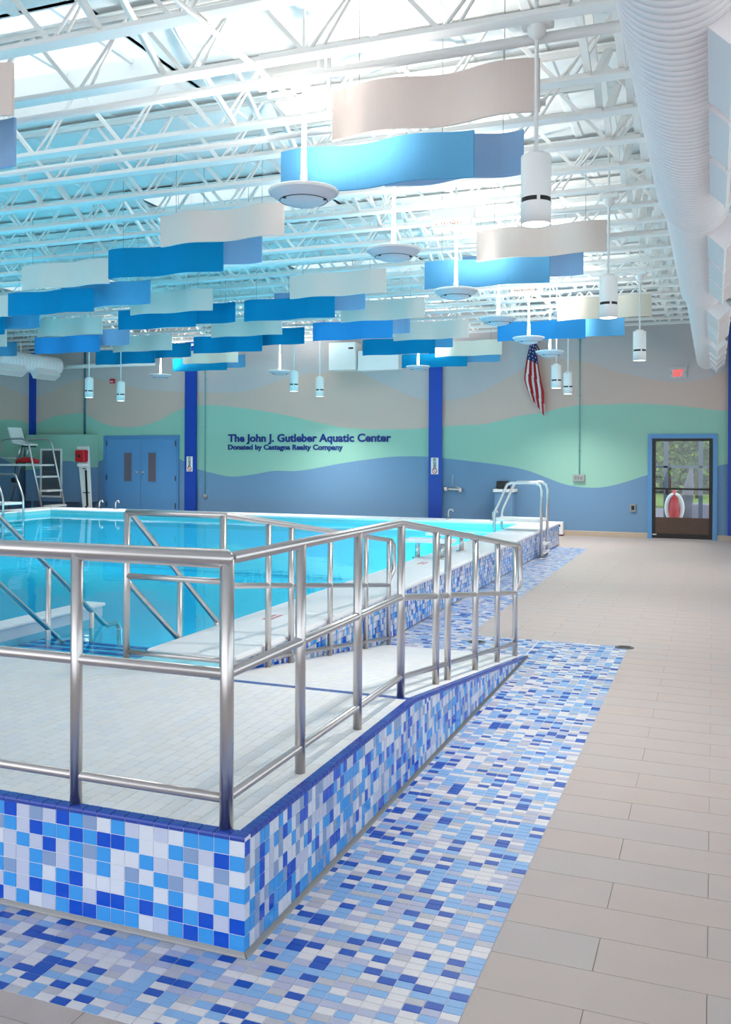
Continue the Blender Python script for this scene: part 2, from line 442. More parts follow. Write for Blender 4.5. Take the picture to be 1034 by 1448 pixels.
# right wall with tall windows, out of view of the photograph
wr = MB(); wr.box(XR, XR+.25, -4.0, YB+.25, -.1, 1.0); wr.box(XR, XR+.25, -4.0, YB+.25, 3.1, DZ+.15)
for y in (-4.0, -1.5, 4.95, 11.35, 17.75): wr.box(XR, XR+.25, y, y+.35, 1.0, 3.1)
wr.box(XR, XR+.25, 19.0, YB+.25, 1.0, 3.1)
struct(wr.build('wall_right', GREY))
w1 = struct_root('window_1', (XR+.1, 10, 1.0))
for a, b in ((-3.65, -1.5), (-1.15, 4.95), (5.3, 11.35), (11.7, 17.75), (18.1, 19.0)):
    g = MB(); g.box(XR+.11, XR+.12, a, b, 1.0, 3.1); g.build('pane', GLASS, w1)

# baseboards
def base(name, x0, x1):
    m = MB(); m.box(x0, x1, YB-.018, YB, 0, .10); m.poly([(x0, YB-.018, .10), (x1, YB-.018, .10), (x1, YB-.004, .112), (x0, YB-.004, .112)])
    return struct(m.build(name, BASEB))
base('baseboard_back', PX-2.6, DX0-.001); base('baseboard_right', DX1+.001, XR)

SIGNS = []
# blue columns engaged in the back wall and in the corner
for i, (a, b) in enumerate(((-12.59, -12.26), (-6.11, -5.79), (0.27, 0.60))):
    m = MB(); w = (b-a)
    m.box(a, b, YB-.10, YB-.085, .0 if i < 2 else .115, 4.62); m.box(a+.03, b-.03, YB-.085, YB-.001, .0 if i < 2 else .115, 4.62)
    t = struct(m.build('trim_%d' % (i+1), COBALT))
    if i < 2:
        p = MB(); zc = 1.49; xc = (a+b)/2-.01; yy = YB-.112
        p.bevbox(xc-.088, xc+.088, yy, YB-.10, zc-.19, zc+.19, .004)
        s_ = p.build('warning_sign', WHITE)
        tag(s_, ('small white vertical sign on the blue column nearer the double doors', 'small white vertical sign on the blue column left of the flag')[i], 'sign', 'warning signs on the blue columns')
        SIGNS.append((s_, xc, yy, zc))
        r = MB()
        r_in, r_out = .045, .062
        for j in range(20):
            a0, a1 = 2*math.pi*j/20, 2*math.pi*(j+1)/20
            r.poly([(xc+q*math.cos(t_), yy-.002, zc-.115+q*math.sin(t_)) for q, t_ in ((r_in, a0), (r_out, a0), (r_out, a1), (r_in, a1))])
        r.bar((xc-.035, yy-.002, zc-.08), (xc+.035, yy-.002, zc-.15), .014, .002, up=(0, 1, 0))
        r.build('prohibition_ring', REDSIGN, s_)
m = MB(); m.box(XL, XL+.13, YB-.14, YB-.001, 2.24, 4.6); struct(m.build('trim_4', COBALT))

# ------------------------------------------------------------------ access ramp and landing
def zs(y): return HL if y <= RYK else max(0.0, HL*(RYE-y)/(RYE-RYK))
XRL = -4.86                                            # stair side of the landing
ramp = thing('access_ramp', 'tiled access ramp with white top, blue trim and mosaic sides beside the pool', 'ramp', (-1.6, 2.8, 0))
b = MB()
def slab(x0, x1, ys_):
    for ya, yb in zip(ys_, ys_[1:]):
        za, zb = zs(ya)-.003, zs(yb)-.003
        b.hexa([(x0, ya, 0), (x1, ya, 0), (x1, yb, 0), (x0, yb, 0), (x0, ya, max(za, .0005)), (x1, ya, max(za, .0005)), (x1, yb, max(zb, .0005)), (x0, yb, max(zb, .0005))])
slab(RX0-.04, RX1-.0025, [RY0+.0025, RYK, 6.2, RYE-.08])
b.box(-9.0, RX0-.04, RY0+.0025, PYN-.25, 0, HL-.003)
b.box(-9.0, RX0-.04, PYN-.25, PYN, -.9, HL-.003)
b.build('body', GROUT, ramp)
FRONT = {0: 'BGWBBLD', 1: 'DBLLGBL', 2: 'LLBLLLB', 3: 'GDLBBDW', 4: 'LBDGWBL', 5: 'DBLLBDB', 6: 'BDBBDBD', 7: 'GBGLWLD', 8: 'WDBBWDB', 9: 'BDWWWDB',
         10: 'LBWGBBB', 11: 'WWBWBDW', 12: 'LWLBWBL', 13: 'WBLGBDB', 14: 'BGBLWBD', 15: 'BLWBLDB', 16: 'BDGLBLD', 17: 'WBWBLDB'}
TM = dict(D=TD, B=TB, W=TW, L=TL, G=TG)
PW, PH, Z0 = 0.0607, 0.0535, 0.016
PV = 0.0368
cells = []
for c in range(-45, 18):
    for r in range(7):
        ch = FRONT[c][r] if c in FRONT else rnd.choices('DBWLG', (18, 32, 22, 20, 8))[0]
        x = RX1-PW*(17-c+.5); z = Z0+PH*(6-r+.5)
        cells.append(((x, RY0+.0045, z), (PW/2-.0018, .0045, PH/2-.0018), TM[ch], None))
j = 0
while RY0+PV*(j+1) < RYE-.1:
    y = RY0+PV*(j+.5)
    for r in range(7):
        z0, z1 = Z0+PH*r, Z0+PH*(r+1)
        ta, tb = zs(y-PV/2)-.016, zs(y+PV/2)-.016
        m = TM[rnd.choices('DBWLG', (16, 26, 18, 22, 18))[0]]
        if tb >= z1-.012:
            cells.append(((RX1-.0045, y, (z0+z1)/2), (.0045, PV/2-.0018, PH/2-.0018), m, None))
        elif ta > z0+.006:
            ya, yb = y-PV/2+.0018, y+PV/2-.0018; zl = z0+.0018; za, zb = max(zl+.001, min(z1-.0018, ta)), max(zl+.001, min(z1-.0018, tb))
            cells.append(((RX1-.0045, y, z0), None, m, [(RX1-.009, ya, zl), (RX1, ya, zl), (RX1, yb, zl), (RX1-.009, yb, zl), (RX1-.009, ya, za), (RX1, ya, za), (RX1, yb, zb), (RX1-.009, yb, zb)]))
    j += 1
tile_field(ramp, 'wall_tile', cells)
# rounded blue trim tiles along the top edge
def trim_piece(along, a, b, first=False):
    m = MB(); prof = [(-.002, -.016), (.001, -.016), (.0015, -.006), (-.001, .000), (-.006, .004), (-.042, .004)]
    ya, yb = a+.0018, b-.0018
    def P(t, q):
        o, h = q
        return (t, RY0-o, HL+h) if along == 'x' else (RX1+o, t, zs(t)+h)
    n = len(prof)
    for q0, q1 in zip(prof, prof[1:]):
        p = [P(ya, q0), P(yb, q0), P(yb, q1), P(ya, q1)]
        m.poly(p if along == 'y' else p[::1], 0, True)
    for t in (ya, yb): m.poly([P(t, q) for q in prof])
    return m.build('trim_tile', TRIM, ramp)
for c in range(-45, 17): trim_piece('x', RX1-PW*(17-c+1)+0, RX1-PW*(17-c))
trim_piece('x', RX1-PW, RX1-.001)
j = 1
while RY0+PV*(j+1) < RYE-.03: trim_piece('y', RY0+PV*j+.006, RY0+PV*(j+1)+.006); j += 1
# white deck tiles, landing then slope; blue band where the slope starts
cells = []
DT = 0.0605
nx = int((RX1-.045-(-5.2))/DT)
for i in range(nx):
    x = RX1-.045-DT*(i+.5); y = RY0+.045; jj = 0
    off = .06*(i % 2)
    while y < PYN-.02:
        L = .12 if y > RY0+.046 or not off else .06
        y2 = min(y+L, PYN-.01)
        inr = x > RX0
        if inr and y2 > RYK-.03: y2 = RYK-.03
        if y2-y > .01:
            cells.append((((x), (y+y2)/2, HL-.0045), (DT/2-.0012, round((y2-y)/2-.0012, 5), .0045), RW[rnd.choice((0, 0, 1, 2))], None))
        if inr and y2 >= RYK-.031: break
        y = y2
for i in range(int((RX1-.045-RX0)/DT)):
    x = RX1-.045-DT*(i+.5)
    xa, xb = x-DT/2+.0012, x+DT/2-.0012
    def tilt(ya, yb, m):
        ya += .0012; yb -= .0012
        return ((x, (ya+yb)/2, zs(ya)), None, m, [(xa, ya, zs(ya)-.009), (xb, ya, zs(ya)-.009), (xb, yb, zs(yb)-.009), (xa, yb, zs(yb)-.009), (xa, ya, zs(ya)), (xb, ya, zs(ya)), (xb, yb, zs(yb)), (xa, yb, zs(yb))])
    cells.append(tilt(RYK-.03, RYK+.03, TRIM))
    y = RYK+.03
    while y < RYE-.12: cells.append(tilt(y, y+.12, RW[rnd.choice((0, 0, 1, 2))])); y += .12
tile_field(ramp, 'deck_tile', cells)
m = MB(); m.poly([(-9.0, RY0-.001, 0), (RX1+.001, RY0-.001, 0), (RX1+.001, RY0-.001, .014), (-9.0, RY0-.001, .014)])
m.hexa([(-9, RY0-.011, 0), (RX1+.011, RY0-.011, 0), (RX1+.001, RY0, 0), (-9, RY0, 0), (-9, RY0-.009, .007), (RX1+.009, RY0-.009, .007), (RX1, RY0-.002, .016), (-9, RY0-.002, .016)])
m.build('base_strip', mat('strip_metal', (150, 150, 152), .35, .9), ramp)
m = MB(); m.hexa([(RX1, RY0, 0), (RX1+.016, RY0-.011, 0), (RX1+.016, RYE-.05, 0), (RX1, RYE-.05, 0), (RX1+.001, RY0-.002, .018), (RX1+.012, RY0-.009, .007), (RX1+.012, RYE-.05, .007), (RX1+.001, RYE-.05, .018)])
m.build('base_strip', mat('strip_metal', (150, 150, 152), .35, .9), ramp)

# ------------------------------------------------------------------ pool
pool = thing('swimming_pool', 'raised rectangular swimming pool with white coping and mosaic outer wall', 'swimming pool', (-9, 11, 0))
PB = -0.80
b = MB()
b.box(PXL, PX-.01, PYN, PYF, PB-.15, PB)                                       # floor
b.box(PI_, PX-.012, PYN, PYF, PB, COP-.045); b.box(PXL, PXL+.6, PYN, PYF, PB, COP-.045)
b.box(PXL+.6, PI_, PYF-.6, PYF, PB, COP-.045); b.box(PXL, -9.0, PYN-.5, PYN, PB, COP-.045)
b.build('basin', POOLM, pool)
b = MB()
b.box(PXL+.6, PXL+.61, PYN, PYF-.6, .12, COP-.046); b.box(PXL+.6, PI_, PYF-.61, PYF-.6, .12, COP-.046); b.box(PI_-.01, PI_, PYN, PYF-.6, .12, COP-.046)
b.build('waterline_band', POOLBAND, pool)
def coping(x0, x1, y0, y1):
    m = MB(); m.bevbox(x0, x1, y0, y1, COP-.05, COP, .022); return m.build('coping', COPING, pool)
L_ = 1.55; y = 5.02
ends = [5.02+ (PYF+.03-5.02)/8*i for i in range(9)]
for a, b_ in zip(ends, ends[1:]): coping(PI_-.02, PX+.03, a+.0006, b_-.0006)
ends = [PXL-.03+(PI_-.021-PXL+.03)/7*i for i in range(8)]
for a, b_ in zip(ends, ends[1:]): coping(a, b_-.001, PYF-.62, PYF+.03)
ends = [PYN+(PYF-.621-PYN)/8*i for i in range(9)]
for a, b_ in zip(ends, ends[1:]): coping(PXL-.03, PXL+.62, a, b_-.001)
cells = []
S = .0375; ny = int((PYF-5.0)/S)
for j in range(ny):
    y = PYF-S*(j+.5)
    for r in range(7):
        z = .016+.0545*(r+.5)
        if y < RYE and z+.03 < zs(y): continue
        m = TM[rnd.choices('DBWLG', (13, 20, 28, 24, 15))[0]]
        cells.append(((PX-.0045, y, z), (.0045, S/2-.002, .0545/2-.002), m, None))
tile_field(pool, 'wall_tile', cells)
b = MB(); b.box(PX-.012, PX+.004, RYE, PYF, 0, .014); b.build('base_strip', CHROME, pool)
# water
w = MB(); nxw, nyw = 2, 2
w.poly([(PXL+.6, PYN, WATERZ), (PI_, PYN, WATERZ), (PI_, PYF-.6, WATERZ), (PXL+.6, PYF-.6, WATERZ)])
water = stuff(w.build('pool_water', WATER)); tag(water, 'calm clear turquoise water filling the raised swimming pool', 'water')
# steps down into the water with blue edge tiles
for i, (z, y0, y1, rows) in enumerate(((.28, PYN, 5.72, (5.42, 5.54, 5.66)), (.11, 5.72, 6.02, (5.96,)), (-.06, 6.02, 6.32, (6.26,)), (-.23, 6.32, 6.62, (6.56,)), (-.40, 6.62, 6.92, (6.86,)), (-.57, 6.92, 7.22, (7.16,)))):
    m = MB(); m.box(-4.83, PI_-.012, y0, y1, PB, z); t = m.build('step', POOLM, pool)
    for r_ in rows:
        m = MB(); m.box(-4.83, PI_-.012, r_, r_+.058, z-.03, z+.004); m.build('edge_tile_row', STRIPE, t)
# low wall beside the steps
m = MB(); m.box(-5.0, -4.845, PYN, 6.44, PB, COP-.03); lw = m.build('side_wall', mat('side_wall_plaster', (206, 216, 228), .5, noise=.03), pool); lw['label'] = 'low white wall in the water beside the steps'
m = MB(); m.bevbox(-5.02, -4.825, PYN, 6.46, COP-.03, COP, .01); m.build('cap', COPING, lw)
# unseen fill lamps added under water to make pool and ceiling glow cyan
def pool_fill_lamp(x, y, rz, label):
    t = thing('added_pool_lamp', label, 'added fill lamp', (x, y, -.2))
    m = MB(); m.lathe(0, 0, [(.13, 0), (.13, .02), (.11, .03), (.11, .012), (0, .012)], 20)
    q = Matrix.Rotation(rz, 3, 'Z'); m.v = [tuple(Vector((x, y, -.2))+q @ Vector((p[2], p[0], p[1]))) for p in m.v]
    m.build('fill_lamp_ring', CHROME, t)
    l = bpy.data.lights.new('added_pool_light', 'AREA'); l.shape = 'DISK'; l.size = .22; l.energy = POOL_FILL_W; l.color = (.95, 1, 1)
    o = bpy.data.objects.new('added_pool_light', l); COL.objects.link(o); o.parent = t
    o.location = q @ Vector((.04, 0, 0)); o.rotation_euler = (math.pi/2, 0, rz+math.pi/2+math.pi)
    o.matrix_parent_inverse = Matrix()
    dr = q @ Vector((1, 0, -.75)); o.rotation_euler = dr.to_track_quat('-Z', 'Y').to_euler()
for y, lab in ((10.6, 'first added underwater fill lamp in the inner face of the right pool wall'), (13.8, 'second added underwater fill lamp in the inner face of the right pool wall'), (16.4, 'third added underwater fill lamp in the inner face of the right pool wall')):
    pool_fill_lamp(PI_-.012, y, math.pi, lab)
for x, lab in ((-7.6, 'added underwater fill lamp in the near pool wall left of the steps'), (-10.0, 'added underwater fill lamp in the near pool wall, second from the steps'), (-13.0, 'added underwater fill lamp in the near pool wall, farthest from the steps')):
    pool_fill_lamp(x, PYN+.012, math.pi/2, lab)
# red depth marks on the coping
def marks(name, x, y, label):
    m = MB(); q = random.Random(int(y*10))
    for row in (0, 1):
        u = -.11
        while u < .11:
            wd = q.uniform(.012, .022)
            m.box(x-.03+row*.05, x-.002+row*.05, y+u, y+u+wd, COP+.0005, COP+.0012); u += wd+.012
    tag(m.build(name, REDSIGN), label, 'marking')
marks('coping_marking', -3.2, 6.35, 'faded red lettering on the coping behind the nearest rear rail posts')
marks('coping_marking', -3.2, 10.25, 'faded red lettering on the coping in front of the white boards')

# ------------------------------------------------------------------ stainless rails
RR, RM, RLW = .0245, .019, .0165
XO = -1.577
zt = lambda y: (1.342 if y <= RYK else zs(y)+.937)
zm = lambda y: zt(y)-.40
zl = lambda y: zs(y)+.105
rail = thing('ramp_handrail', 'stainless steel handrail with three bars around the near landing and down the ramp', 'handrail', (XO, 2.79, HL))
PS = [3.394, 4.038, 4.679, 5.345, 5.608, 6.33, 7.034, 7.72]
def post(x, y, z0, z1, parent, r=RR, name='post'):
    m = MB(); m.tube([(x, y, z0-.004), (x, y, z1)], r, 14); return m.build(name, CHROME, parent)
post(XO, 2.79, HL, zt(2.79)+.0, rail)
for y in PS: post(XO, y, zs(y), zt(y), rail, .0215)
for x in (-2.209, -2.84, -3.47, -4.10): post(x, 2.785, HL, zt(2.79), rail, .0225)
def railtube(pts, r, name, parent, n=14):
    m = MB(); m.tube(pts, r, n); return m.build(name, CHROME, parent)
railtube([(-5.4, 2.787, zt(0)), (XO, 2.787, zt(0)), (XO, 2.81, zt(0))], RR, 'top_rail', rail)
railtube([(XO, 2.787, zt(0)), (XO, RYK, zt(0)), (XO, 7.84, zt(7.84)), (XO, 7.90, zt(7.84)-.02), (XO, 7.93, zt(7.84)-.06), (XO, 7.93, zt(7.84)-.30), (XO, 7.90, zt(7.84)-.35), (XO, 7.84, zt(7.84)-.36), (XO, 7.72, zm(7.72)+.04)], .0215, 'top_rail', rail)
for f, r, nm in ((zm, RM, 'middle_rail'), (zl, RLW, 'bottom_rail')):
    railtube([(-5.4, 2.79, f(0)), (XO, 2.79, f(0))], r+.001, nm, rail)
    railtube([(XO, 2.79, f(0)), (XO, RYK, f(0)), (XO, 7.72, f(7.72))], r, nm, rail)
rear = thing('ramp_handrail', 'stainless steel handrail on the pool side of the ramp, turning at the steps', 'handrail', (RX0, 4.82, HL))
YG = 4.83
post(RX0-.02, YG, HL, zt(0), rear, .021); post(-3.45, YG, HL, zt(0), rear, .021)
for y in (5.39, 5.74, 6.43, 7.2, 7.78): post(RX0, y, zs(y), zt(y), rear, .0205)
railtube([(-3.45, YG, zt(0)), (RX0-.02, YG, zt(0)), (RX0, YG+.02, zt(0)-.002), (RX0, 7.84, zt(7.84)), (RX0, 7.91, zt(7.84)-.05), (RX0, 7.92, zt(7.84)-.28), (RX0, 7.78, zm(7.78)+.04)], .0205, 'top_rail', rear)
for f, r, nm in ((zm, RM, 'middle_rail'), (lambda y: zs(y)+.06, RLW, 'bottom_rail')):
    railtube([(-3.45, YG, f(0)), (RX0-.02, YG, f(0))], r, nm, rear)
    railtube([(RX0, YG, f(0)), (RX0, RYK+.3, f(RYK+.3)), (RX0, 7.78, f(7.78))], r, nm, rear)
def stair_rail(x, label, y0=4.9):
    t = thing('stair_handrail', label, 'handrail', (x, y0, HL))
    sl = -.80; up = lambda y: 1.327+sl*(y-4.9); lo = lambda y: .872+sl*(y-4.9)
    railtube([(x, 4.86, 1.345), (x, 4.91, 1.32), (x, 6.12, up(6.12)), (x, 6.18, up(6.16)), (x, 6.30, up(6.16)), (x, 6.34, up(6.2)-.02), (x, 6.34, up(6.2)-.16), (x, 6.30, up(6.2)-.19), (x, 6.05, up(6.2)-.19), (x, 5.98, lo(5.98)), (x, 4.91, lo(4.91)), (x, 4.86, lo(4.86))], .0195, 'rail', t)
    post(x, 5.475, -.2, up(5.475), t, .019); post(x, 5.98, -.3, up(5.98), t, .019)
    if x < -4: post(x, 4.86, HL, 1.345, t, .021)
stair_rail(-3.47, 'sloping stainless steel stair rail descending into the water at the right of the steps')
stair_rail(-4.6, 'sloping stainless steel stair rail descending into the water at the left of the steps')

# ------------------------------------------------------------------ pool wall ladders
def ladder(name, label, xi, xo, y0, y1, zfoot):
    s = 1 if xo > xi else -1
    t = thing(name, label, 'ladder', (xo, y0, 0))
    for y in (y0, y1):
        railtube([(xo, y, 0), (xo, y, 1.14), (xo-.02*s, y, 1.22), (xo-.09*s, y, 1.265), (xi+.28*s, y, 1.265), (xi+.22*s, y, 1.235), (xi+.02*s, y, .80), (xi, y, .72), (xi, y, -.35)], .0255, 'side_rail', t, 12)
        m = MB(); m.lathe(xo, y, [(.06, 0), (.06, .012), (.027, .02)], 16); m.build('foot_flange', CHROME, t)
    m = MB(); m.bevbox(min(xi, xo)-.02, max(xi, xo)-.0, y0+.027, y1-.027, .60, .655, .012); m.build('step_board', WHITE, t)
    for z in (.14, -.1):
        m = MB(); m.box(xi-.04, xi+.04, y0+.02, y1-.02, z, z+.03); m.build('rung', WHITE, t)
    for z in (.22, .36):
        m = MB(); m.box(xo-.05, xo+.05, y0+.02, y1-.02, z-.15, z-.12); m.build('rung', WHITE, t)
ladder('pool_ladder', 'stainless steel ladder with white step board over the far right pool wall', -3.50, -2.70, 15.35, 15.94, 0)
ladder('pool_ladder', 'stainless steel ladder over the left pool wall, cut by the left edge', -14.38, -15.20, 15.66, 16.28, 0)

# white boards on steel legs on the coping
def board(y, x0, x1, label):
    t = thing('starting_board', label, 'board', ((x0+x1)/2, y, COP), 'white boards on the pool coping')
    m = MB(); m.bevbox(x0, x1, y-.13, y+.13, COP+.20, COP+.245, .01); m.build('board_top', COPING, t)
    for x in (x0+.14, x1-.14):
        m = MB(); m.tube([(x, y, COP), (x, y, COP+.2)], .03, 12); m.lathe(x, y, [(.07, 0), (.07, .012), (.03, .02)], 16, 0, COP); m.build('leg', CHROME, t)
board(10.75, -3.55, -2.95, 'nearer white board on steel legs standing on the right pool coping')
board(11.75, -3.58, -2.98, 'farther white board on steel legs standing on the right pool coping')
# small anchors on the far coping
for i, (x, lab) in enumerate(((-12.9, 'small chrome hook on the far coping in front of the double doors'), (-13.35, 'small chrome post on the far coping left of its neighbour hook'), (-4.95, 'small chrome hook on the far coping right of the second blue column'), (-4.05, 'small chrome hook on the far coping next to the right ladder'))):
    m = MB(); y = PYF-.28
    m.lathe(x, y, [(.055, 0), (.055, .015), (.02, .02)], 14, 0, COP); m.tube([(x, y, COP+.015), (x, y, COP+.16), (x+.03, y, COP+.2), (x+.08, y, COP+.2), (x+.1, y, COP+.16)], .014, 8)
    tag(m.build('coping_hook', CHROME), lab, 'hook')
# floor drains
for x, y, lab in ((-2.03, 8.2, 'small grey floor drain beside the foot of the ramp'), (-.74, 8.46, 'small grey floor drain at the far corner of the mosaic')):
    m = MB(); m.lathe(x, y, [(0, .004), (.075, .004), (.085, .001), (.085, 0)], 20); t = m.build('floor_drain', mat('drain_grey', (96, 98, 100), .4, .6)); tag(t, lab, 'drain')
    m = MB()
    for q in (-.045, -.015, .015, .045): m.box(x-.05, x+.05, y+q-.006, y+q+.006, .0042, .0052)
    m.build('slots', DARK, t)

# ------------------------------------------------------------------ doors
d1 = struct_root('door_1', ((DX0+DX1)/2, YB, 0))
m = MB()
m.box(DX0, DX0+.085, YB-.04, YB+.2, 0, DTOP); m.box(DX1-.085, DX1, YB-.04, YB+.2, 0, DTOP); m.box(DX0+.085, DX1-.085, YB-.04, YB+.2, DTOP-.09, DTOP)
m.build('door_frame', DOORB, d1)
LX0, LX1 = DX0+.088, DX1-.088
leaf = MB()
leaf.box(LX0, LX0+.07, YB+.0, YB+.045, .01, DTOP-.095); leaf.box(LX1-.07, LX1, YB, YB+.045, .01, DTOP-.095)
leaf.box(LX0+.07, LX1-.07, YB, YB+.045, DTOP-.15, DTOP-.095); leaf.box(LX0+.07, LX1-.07, YB, YB+.045, .01, .11)
lf = leaf.build('door_leaf', DARKF, d1)
m = MB(); m.box(LX0+.07, LX1-.07, YB+.02, YB+.026, .45, DTOP-.15); m.build('glass_pane', GLASS, lf)
m = MB(); m.box(LX0+.07, LX1-.07, YB+.008, YB+.03, .11, .45); m.build('kick_panel', KICK, lf)
m = MB(); m.box(LX0+.05, LX1-.05, YB-.045, YB-.015, 1.03, 1.07); m.box(LX0+.03, LX0+.07, YB-.045, YB, 1.0, 1.10); m.box(LX1-.07, LX1-.03, YB-.045, YB, 1.0, 1.10); m.box(LX0+.27, LX0+.33, YB-.04, YB-.005, .93, 1.06); m.build('push_bar', DARKF, lf)
m = MB(); m.box(LX0+.01, LX0+.09, YB-.005, YB, .075, .10); m.build('latch_plate', CHROME, lf)
d2 = struct_root('door_2', (-13.95, YB, 0))
m = MB(); a, b = -15.11, -12.80
m.box(a, a+.07, YB-.05, YB, 0, 2.22); m.box(b-.07, b, YB-.05, YB, 0, 2.22); m.box(a+.07, b-.07, YB-.05, YB, 2.15, 2.22); m.build('door_frame', mat('door_frame_blue', (84, 138, 190), .5), d2)
mid = (a+b)/2
for x0, x1, wx, kx, hx in ((a+.075, mid-.004, -14.47, -14.08, a+.08), (mid+.004, b-.075, -13.72, -13.88, b-.11)):
    m = MB(); m.box(x0, x1, YB-.03, YB-.001, .01, 2.145); lf = m.build('door_leaf', DOORB, d2)
    m = MB(); m.box(wx-.02, wx+.26, YB-.036, YB-.03, 1.0, 1.80); f = m.build('window_frame', mat('door_frame_blue', (84, 138, 190), .5), lf)
    m = MB(); m.box(wx+.01, wx+.23, YB-.038, YB-.036, 1.03, 1.77); m.build('wired_glass', mat('wired_glass', (112, 100, 108), .15, noise=.1, nscale=20), lf)
    m = MB(); m.lathe(0, 0, [(.0, .06), (.03, .055), (.036, .035), (.02, .015), (.035, .0)], 14)
    m.v = [(kx+p[0], YB-.03-p[2], 1.26+p[1]) for p in m.v]; m.build('knob', CHROME, lf)
    for z in (.35, 1.05, 1.95):
        m = MB(); m.box(hx, hx+.03, YB-.056, YB-.03, z, z+.13); m.build('hinge', mat('hinge_steel', (110, 116, 120), .4, .8), lf)

# ------------------------------------------------------------------ lettering, exit sign, small wall things
def lettering(name, body, x0, x1, z, size, label, cat, m, yy=YB-.012, parent=None, down=False):
    cu = bpy.data.curves.new(name, 'FONT'); cu.body = body; cu.size = size; cu.extrude = .006; cu.offset = size*(.030 if size > .12 and body != 'EXIT' else .008); cu.resolution_u = 3
    ob = bpy.data.objects.new(name, cu); COL.objects.link(ob)
    dg = bpy.context.evaluated_depsgraph_get(); me = bpy.data.meshes.new_from_object(ob.evaluated_get(dg))
    bpy.data.objects.remove(ob)
    xs_ = [v.co.x for v in me.vertices]; w = max(xs_)-min(xs_); k = (x1-x0)/w; mn = min(xs_)
    for v in me.vertices: v.co = Vector(((v.co.x-mn)*k, -v.co.z, v.co.y))
    bm = bmesh.new(); bm.from_mesh(me); bm.verts.ensure_lookup_table()
    seen, isl = set(), []
    for v in bm.verts:
        if v.index in seen: continue
        st, cur = [v], []
        seen.add(v.index)
        while st:
            p = st.pop(); cur.append(p)
            for e in p.link_edges:
                w_ = e.other_vert(p)
                if w_.index not in seen: seen.add(w_.index); st.append(w_)
        isl.append([min(p.co.x for p in cur), max(p.co.x for p in cur), {p.index for p in cur}])
    isl.sort(key=lambda q: q[0]); grp_ = []
    for q in isl:
        if grp_ and q[0] < grp_[-1][1]-.4*min(q[1]-q[0], grp_[-1][1]-grp_[-1][0]): grp_[-1][1] = max(q[1], grp_[-1][1]); grp_[-1][2] |= q[2]
        else: grp_.append(q)
    root = parent if parent is not None else thing(name, label, cat, (x0, yy, z))
    for q in grp_:
        mb = MB()
        for f in bm.faces:
            if f.verts[0].index in q[2]: mb.poly([(Vector((x0+v.co.z, yy+v.co.y, z-v.co.x)) if down else Vector(v.co)+Vector((x0, yy, z))) for v in f.verts])
        mb.build('letter', m, root)
    bm.free(); bpy.data.meshes.remove(me)
    return root
lettering('wall_lettering', 'The John J. Gutleber Aquatic Center', -11.38, -7.05, 2.055, .262, 'larger upper line of dark blue lettering on the mural wall', 'lettering', TEXTM)
lettering('wall_lettering', 'Donated by Castagna Realty Company', -11.38, -8.27, 1.86, .175, 'smaller lower line of dark blue lettering on the mural wall', 'lettering', TEXTM)
for s_, xc, yy, zc in SIGNS:
    lettering('letters', 'NO DIVING', 0, .24, zc+.175, .10, None, None, DARK, yy-.003, s_, True)
    for l_ in s_.children:
        if l_.name.startswith('letter'): l_.location.x += xc-.035
ex = MB(); ex.box(-.87, -.53, YB-.05, YB-.03, 3.36, 3.60); ex.box(-.75, -.65, YB-.03, YB-.001, 3.45, 3.55)
ex = ex.build('exit_sign', mat('clear_sign_plate', (196, 196, 196), .3)); tag(ex, 'small lit exit sign with red letters above the glass door', 'sign')
lettering('letters', 'EXIT', -.80, -.60, 3.40, .20, None, None, EXITM, YB-.058, ex)
for s_ in (-1, 1):
    m = MB(); x = -.70+s_*.15; m.poly([(x+s_*.015, YB-.053, 3.48), (x-s_*.015, YB-.053, 3.455), (x-s_*.015, YB-.053, 3.505)]); m.build('arrow', GREYBOX, ex)
def wallbox(name, x0, x1, z0, z1, d, m_, label, cat, bev=.008):
    m = MB(); m.bevbox(x0, x1, YB-d, YB-.001, z0, z1, bev); return tag(m.build(name, m_), label, cat)
wb_ = wallbox('junction_box', -2.85, -2.60, 1.18, 1.33, .07, GREYBOX, 'grey metal outlet box at the foot of the thin conduit right of the flag', 'outlet box')
m = MB()
for x in (-2.79, -2.73, -2.67): m.box(x-.017, x+.017, YB-.073, YB-.069, 1.225, 1.285)
m.build('outlet_faces', mat('outlet_grey', (120, 122, 122), .5), wb_)
def conduit(x, z0, z1, label, mt, r=.013):
    m = MB(); m.tube([(x, YB-.02, z0), (x, YB-.02, z1)], r, 8)
    z = z0+.5
    while z < z1: m.box(x-.03, x+.03, YB-.025, YB-.001, z, z+.02); z += 1.2
    tag(m.build('wall_conduit', mt), label, 'conduit')
conduit(-2.72, 1.33, DZ-.1, 'thin vertical conduit above the grey outlet box on the mural', mat('conduit_teal', (112, 170, 170), .5))
conduit(-12.04, .72, DZ-.1, 'thin vertical conduit right of the blue column by the double doors', mat('conduit_teal', (112, 170, 170), .5))
conduit(-15.74, 2.26, DZ-.1, 'vertical pipe above the mural painted box near the left corner', mat('pipe_dark', (70, 110, 130), .5), .03)
m = MB(); m.lathe(0, 0, [(0, .07), (.05, .06), (.06, .03), (.06, 0)], 16); m.v = [(-12.03+p[0], YB-p[2]-.001, .67+p[1]) for p in m.v]
tag(m.build('round_outlet', GREYBOX), 'small round outlet on the blue wall under the conduit by the column', 'outlet')
sw = wallbox('wall_switch', -1.66, -1.54, .55, .72, .04, GREYBOX, 'small grey switch box on the blue wall left of the glass door', 'switch')
m = MB(); m.box(-1.63, -1.57, YB-.044, YB-.039, .59, .68); m.build('switch_face', DARK, sw)
fa = wallbox('fire_alarm', -14.92, -14.78, 3.60, 3.72, .06, RED, 'small red fire alarm box high on the wall above the double doors', 'alarm')
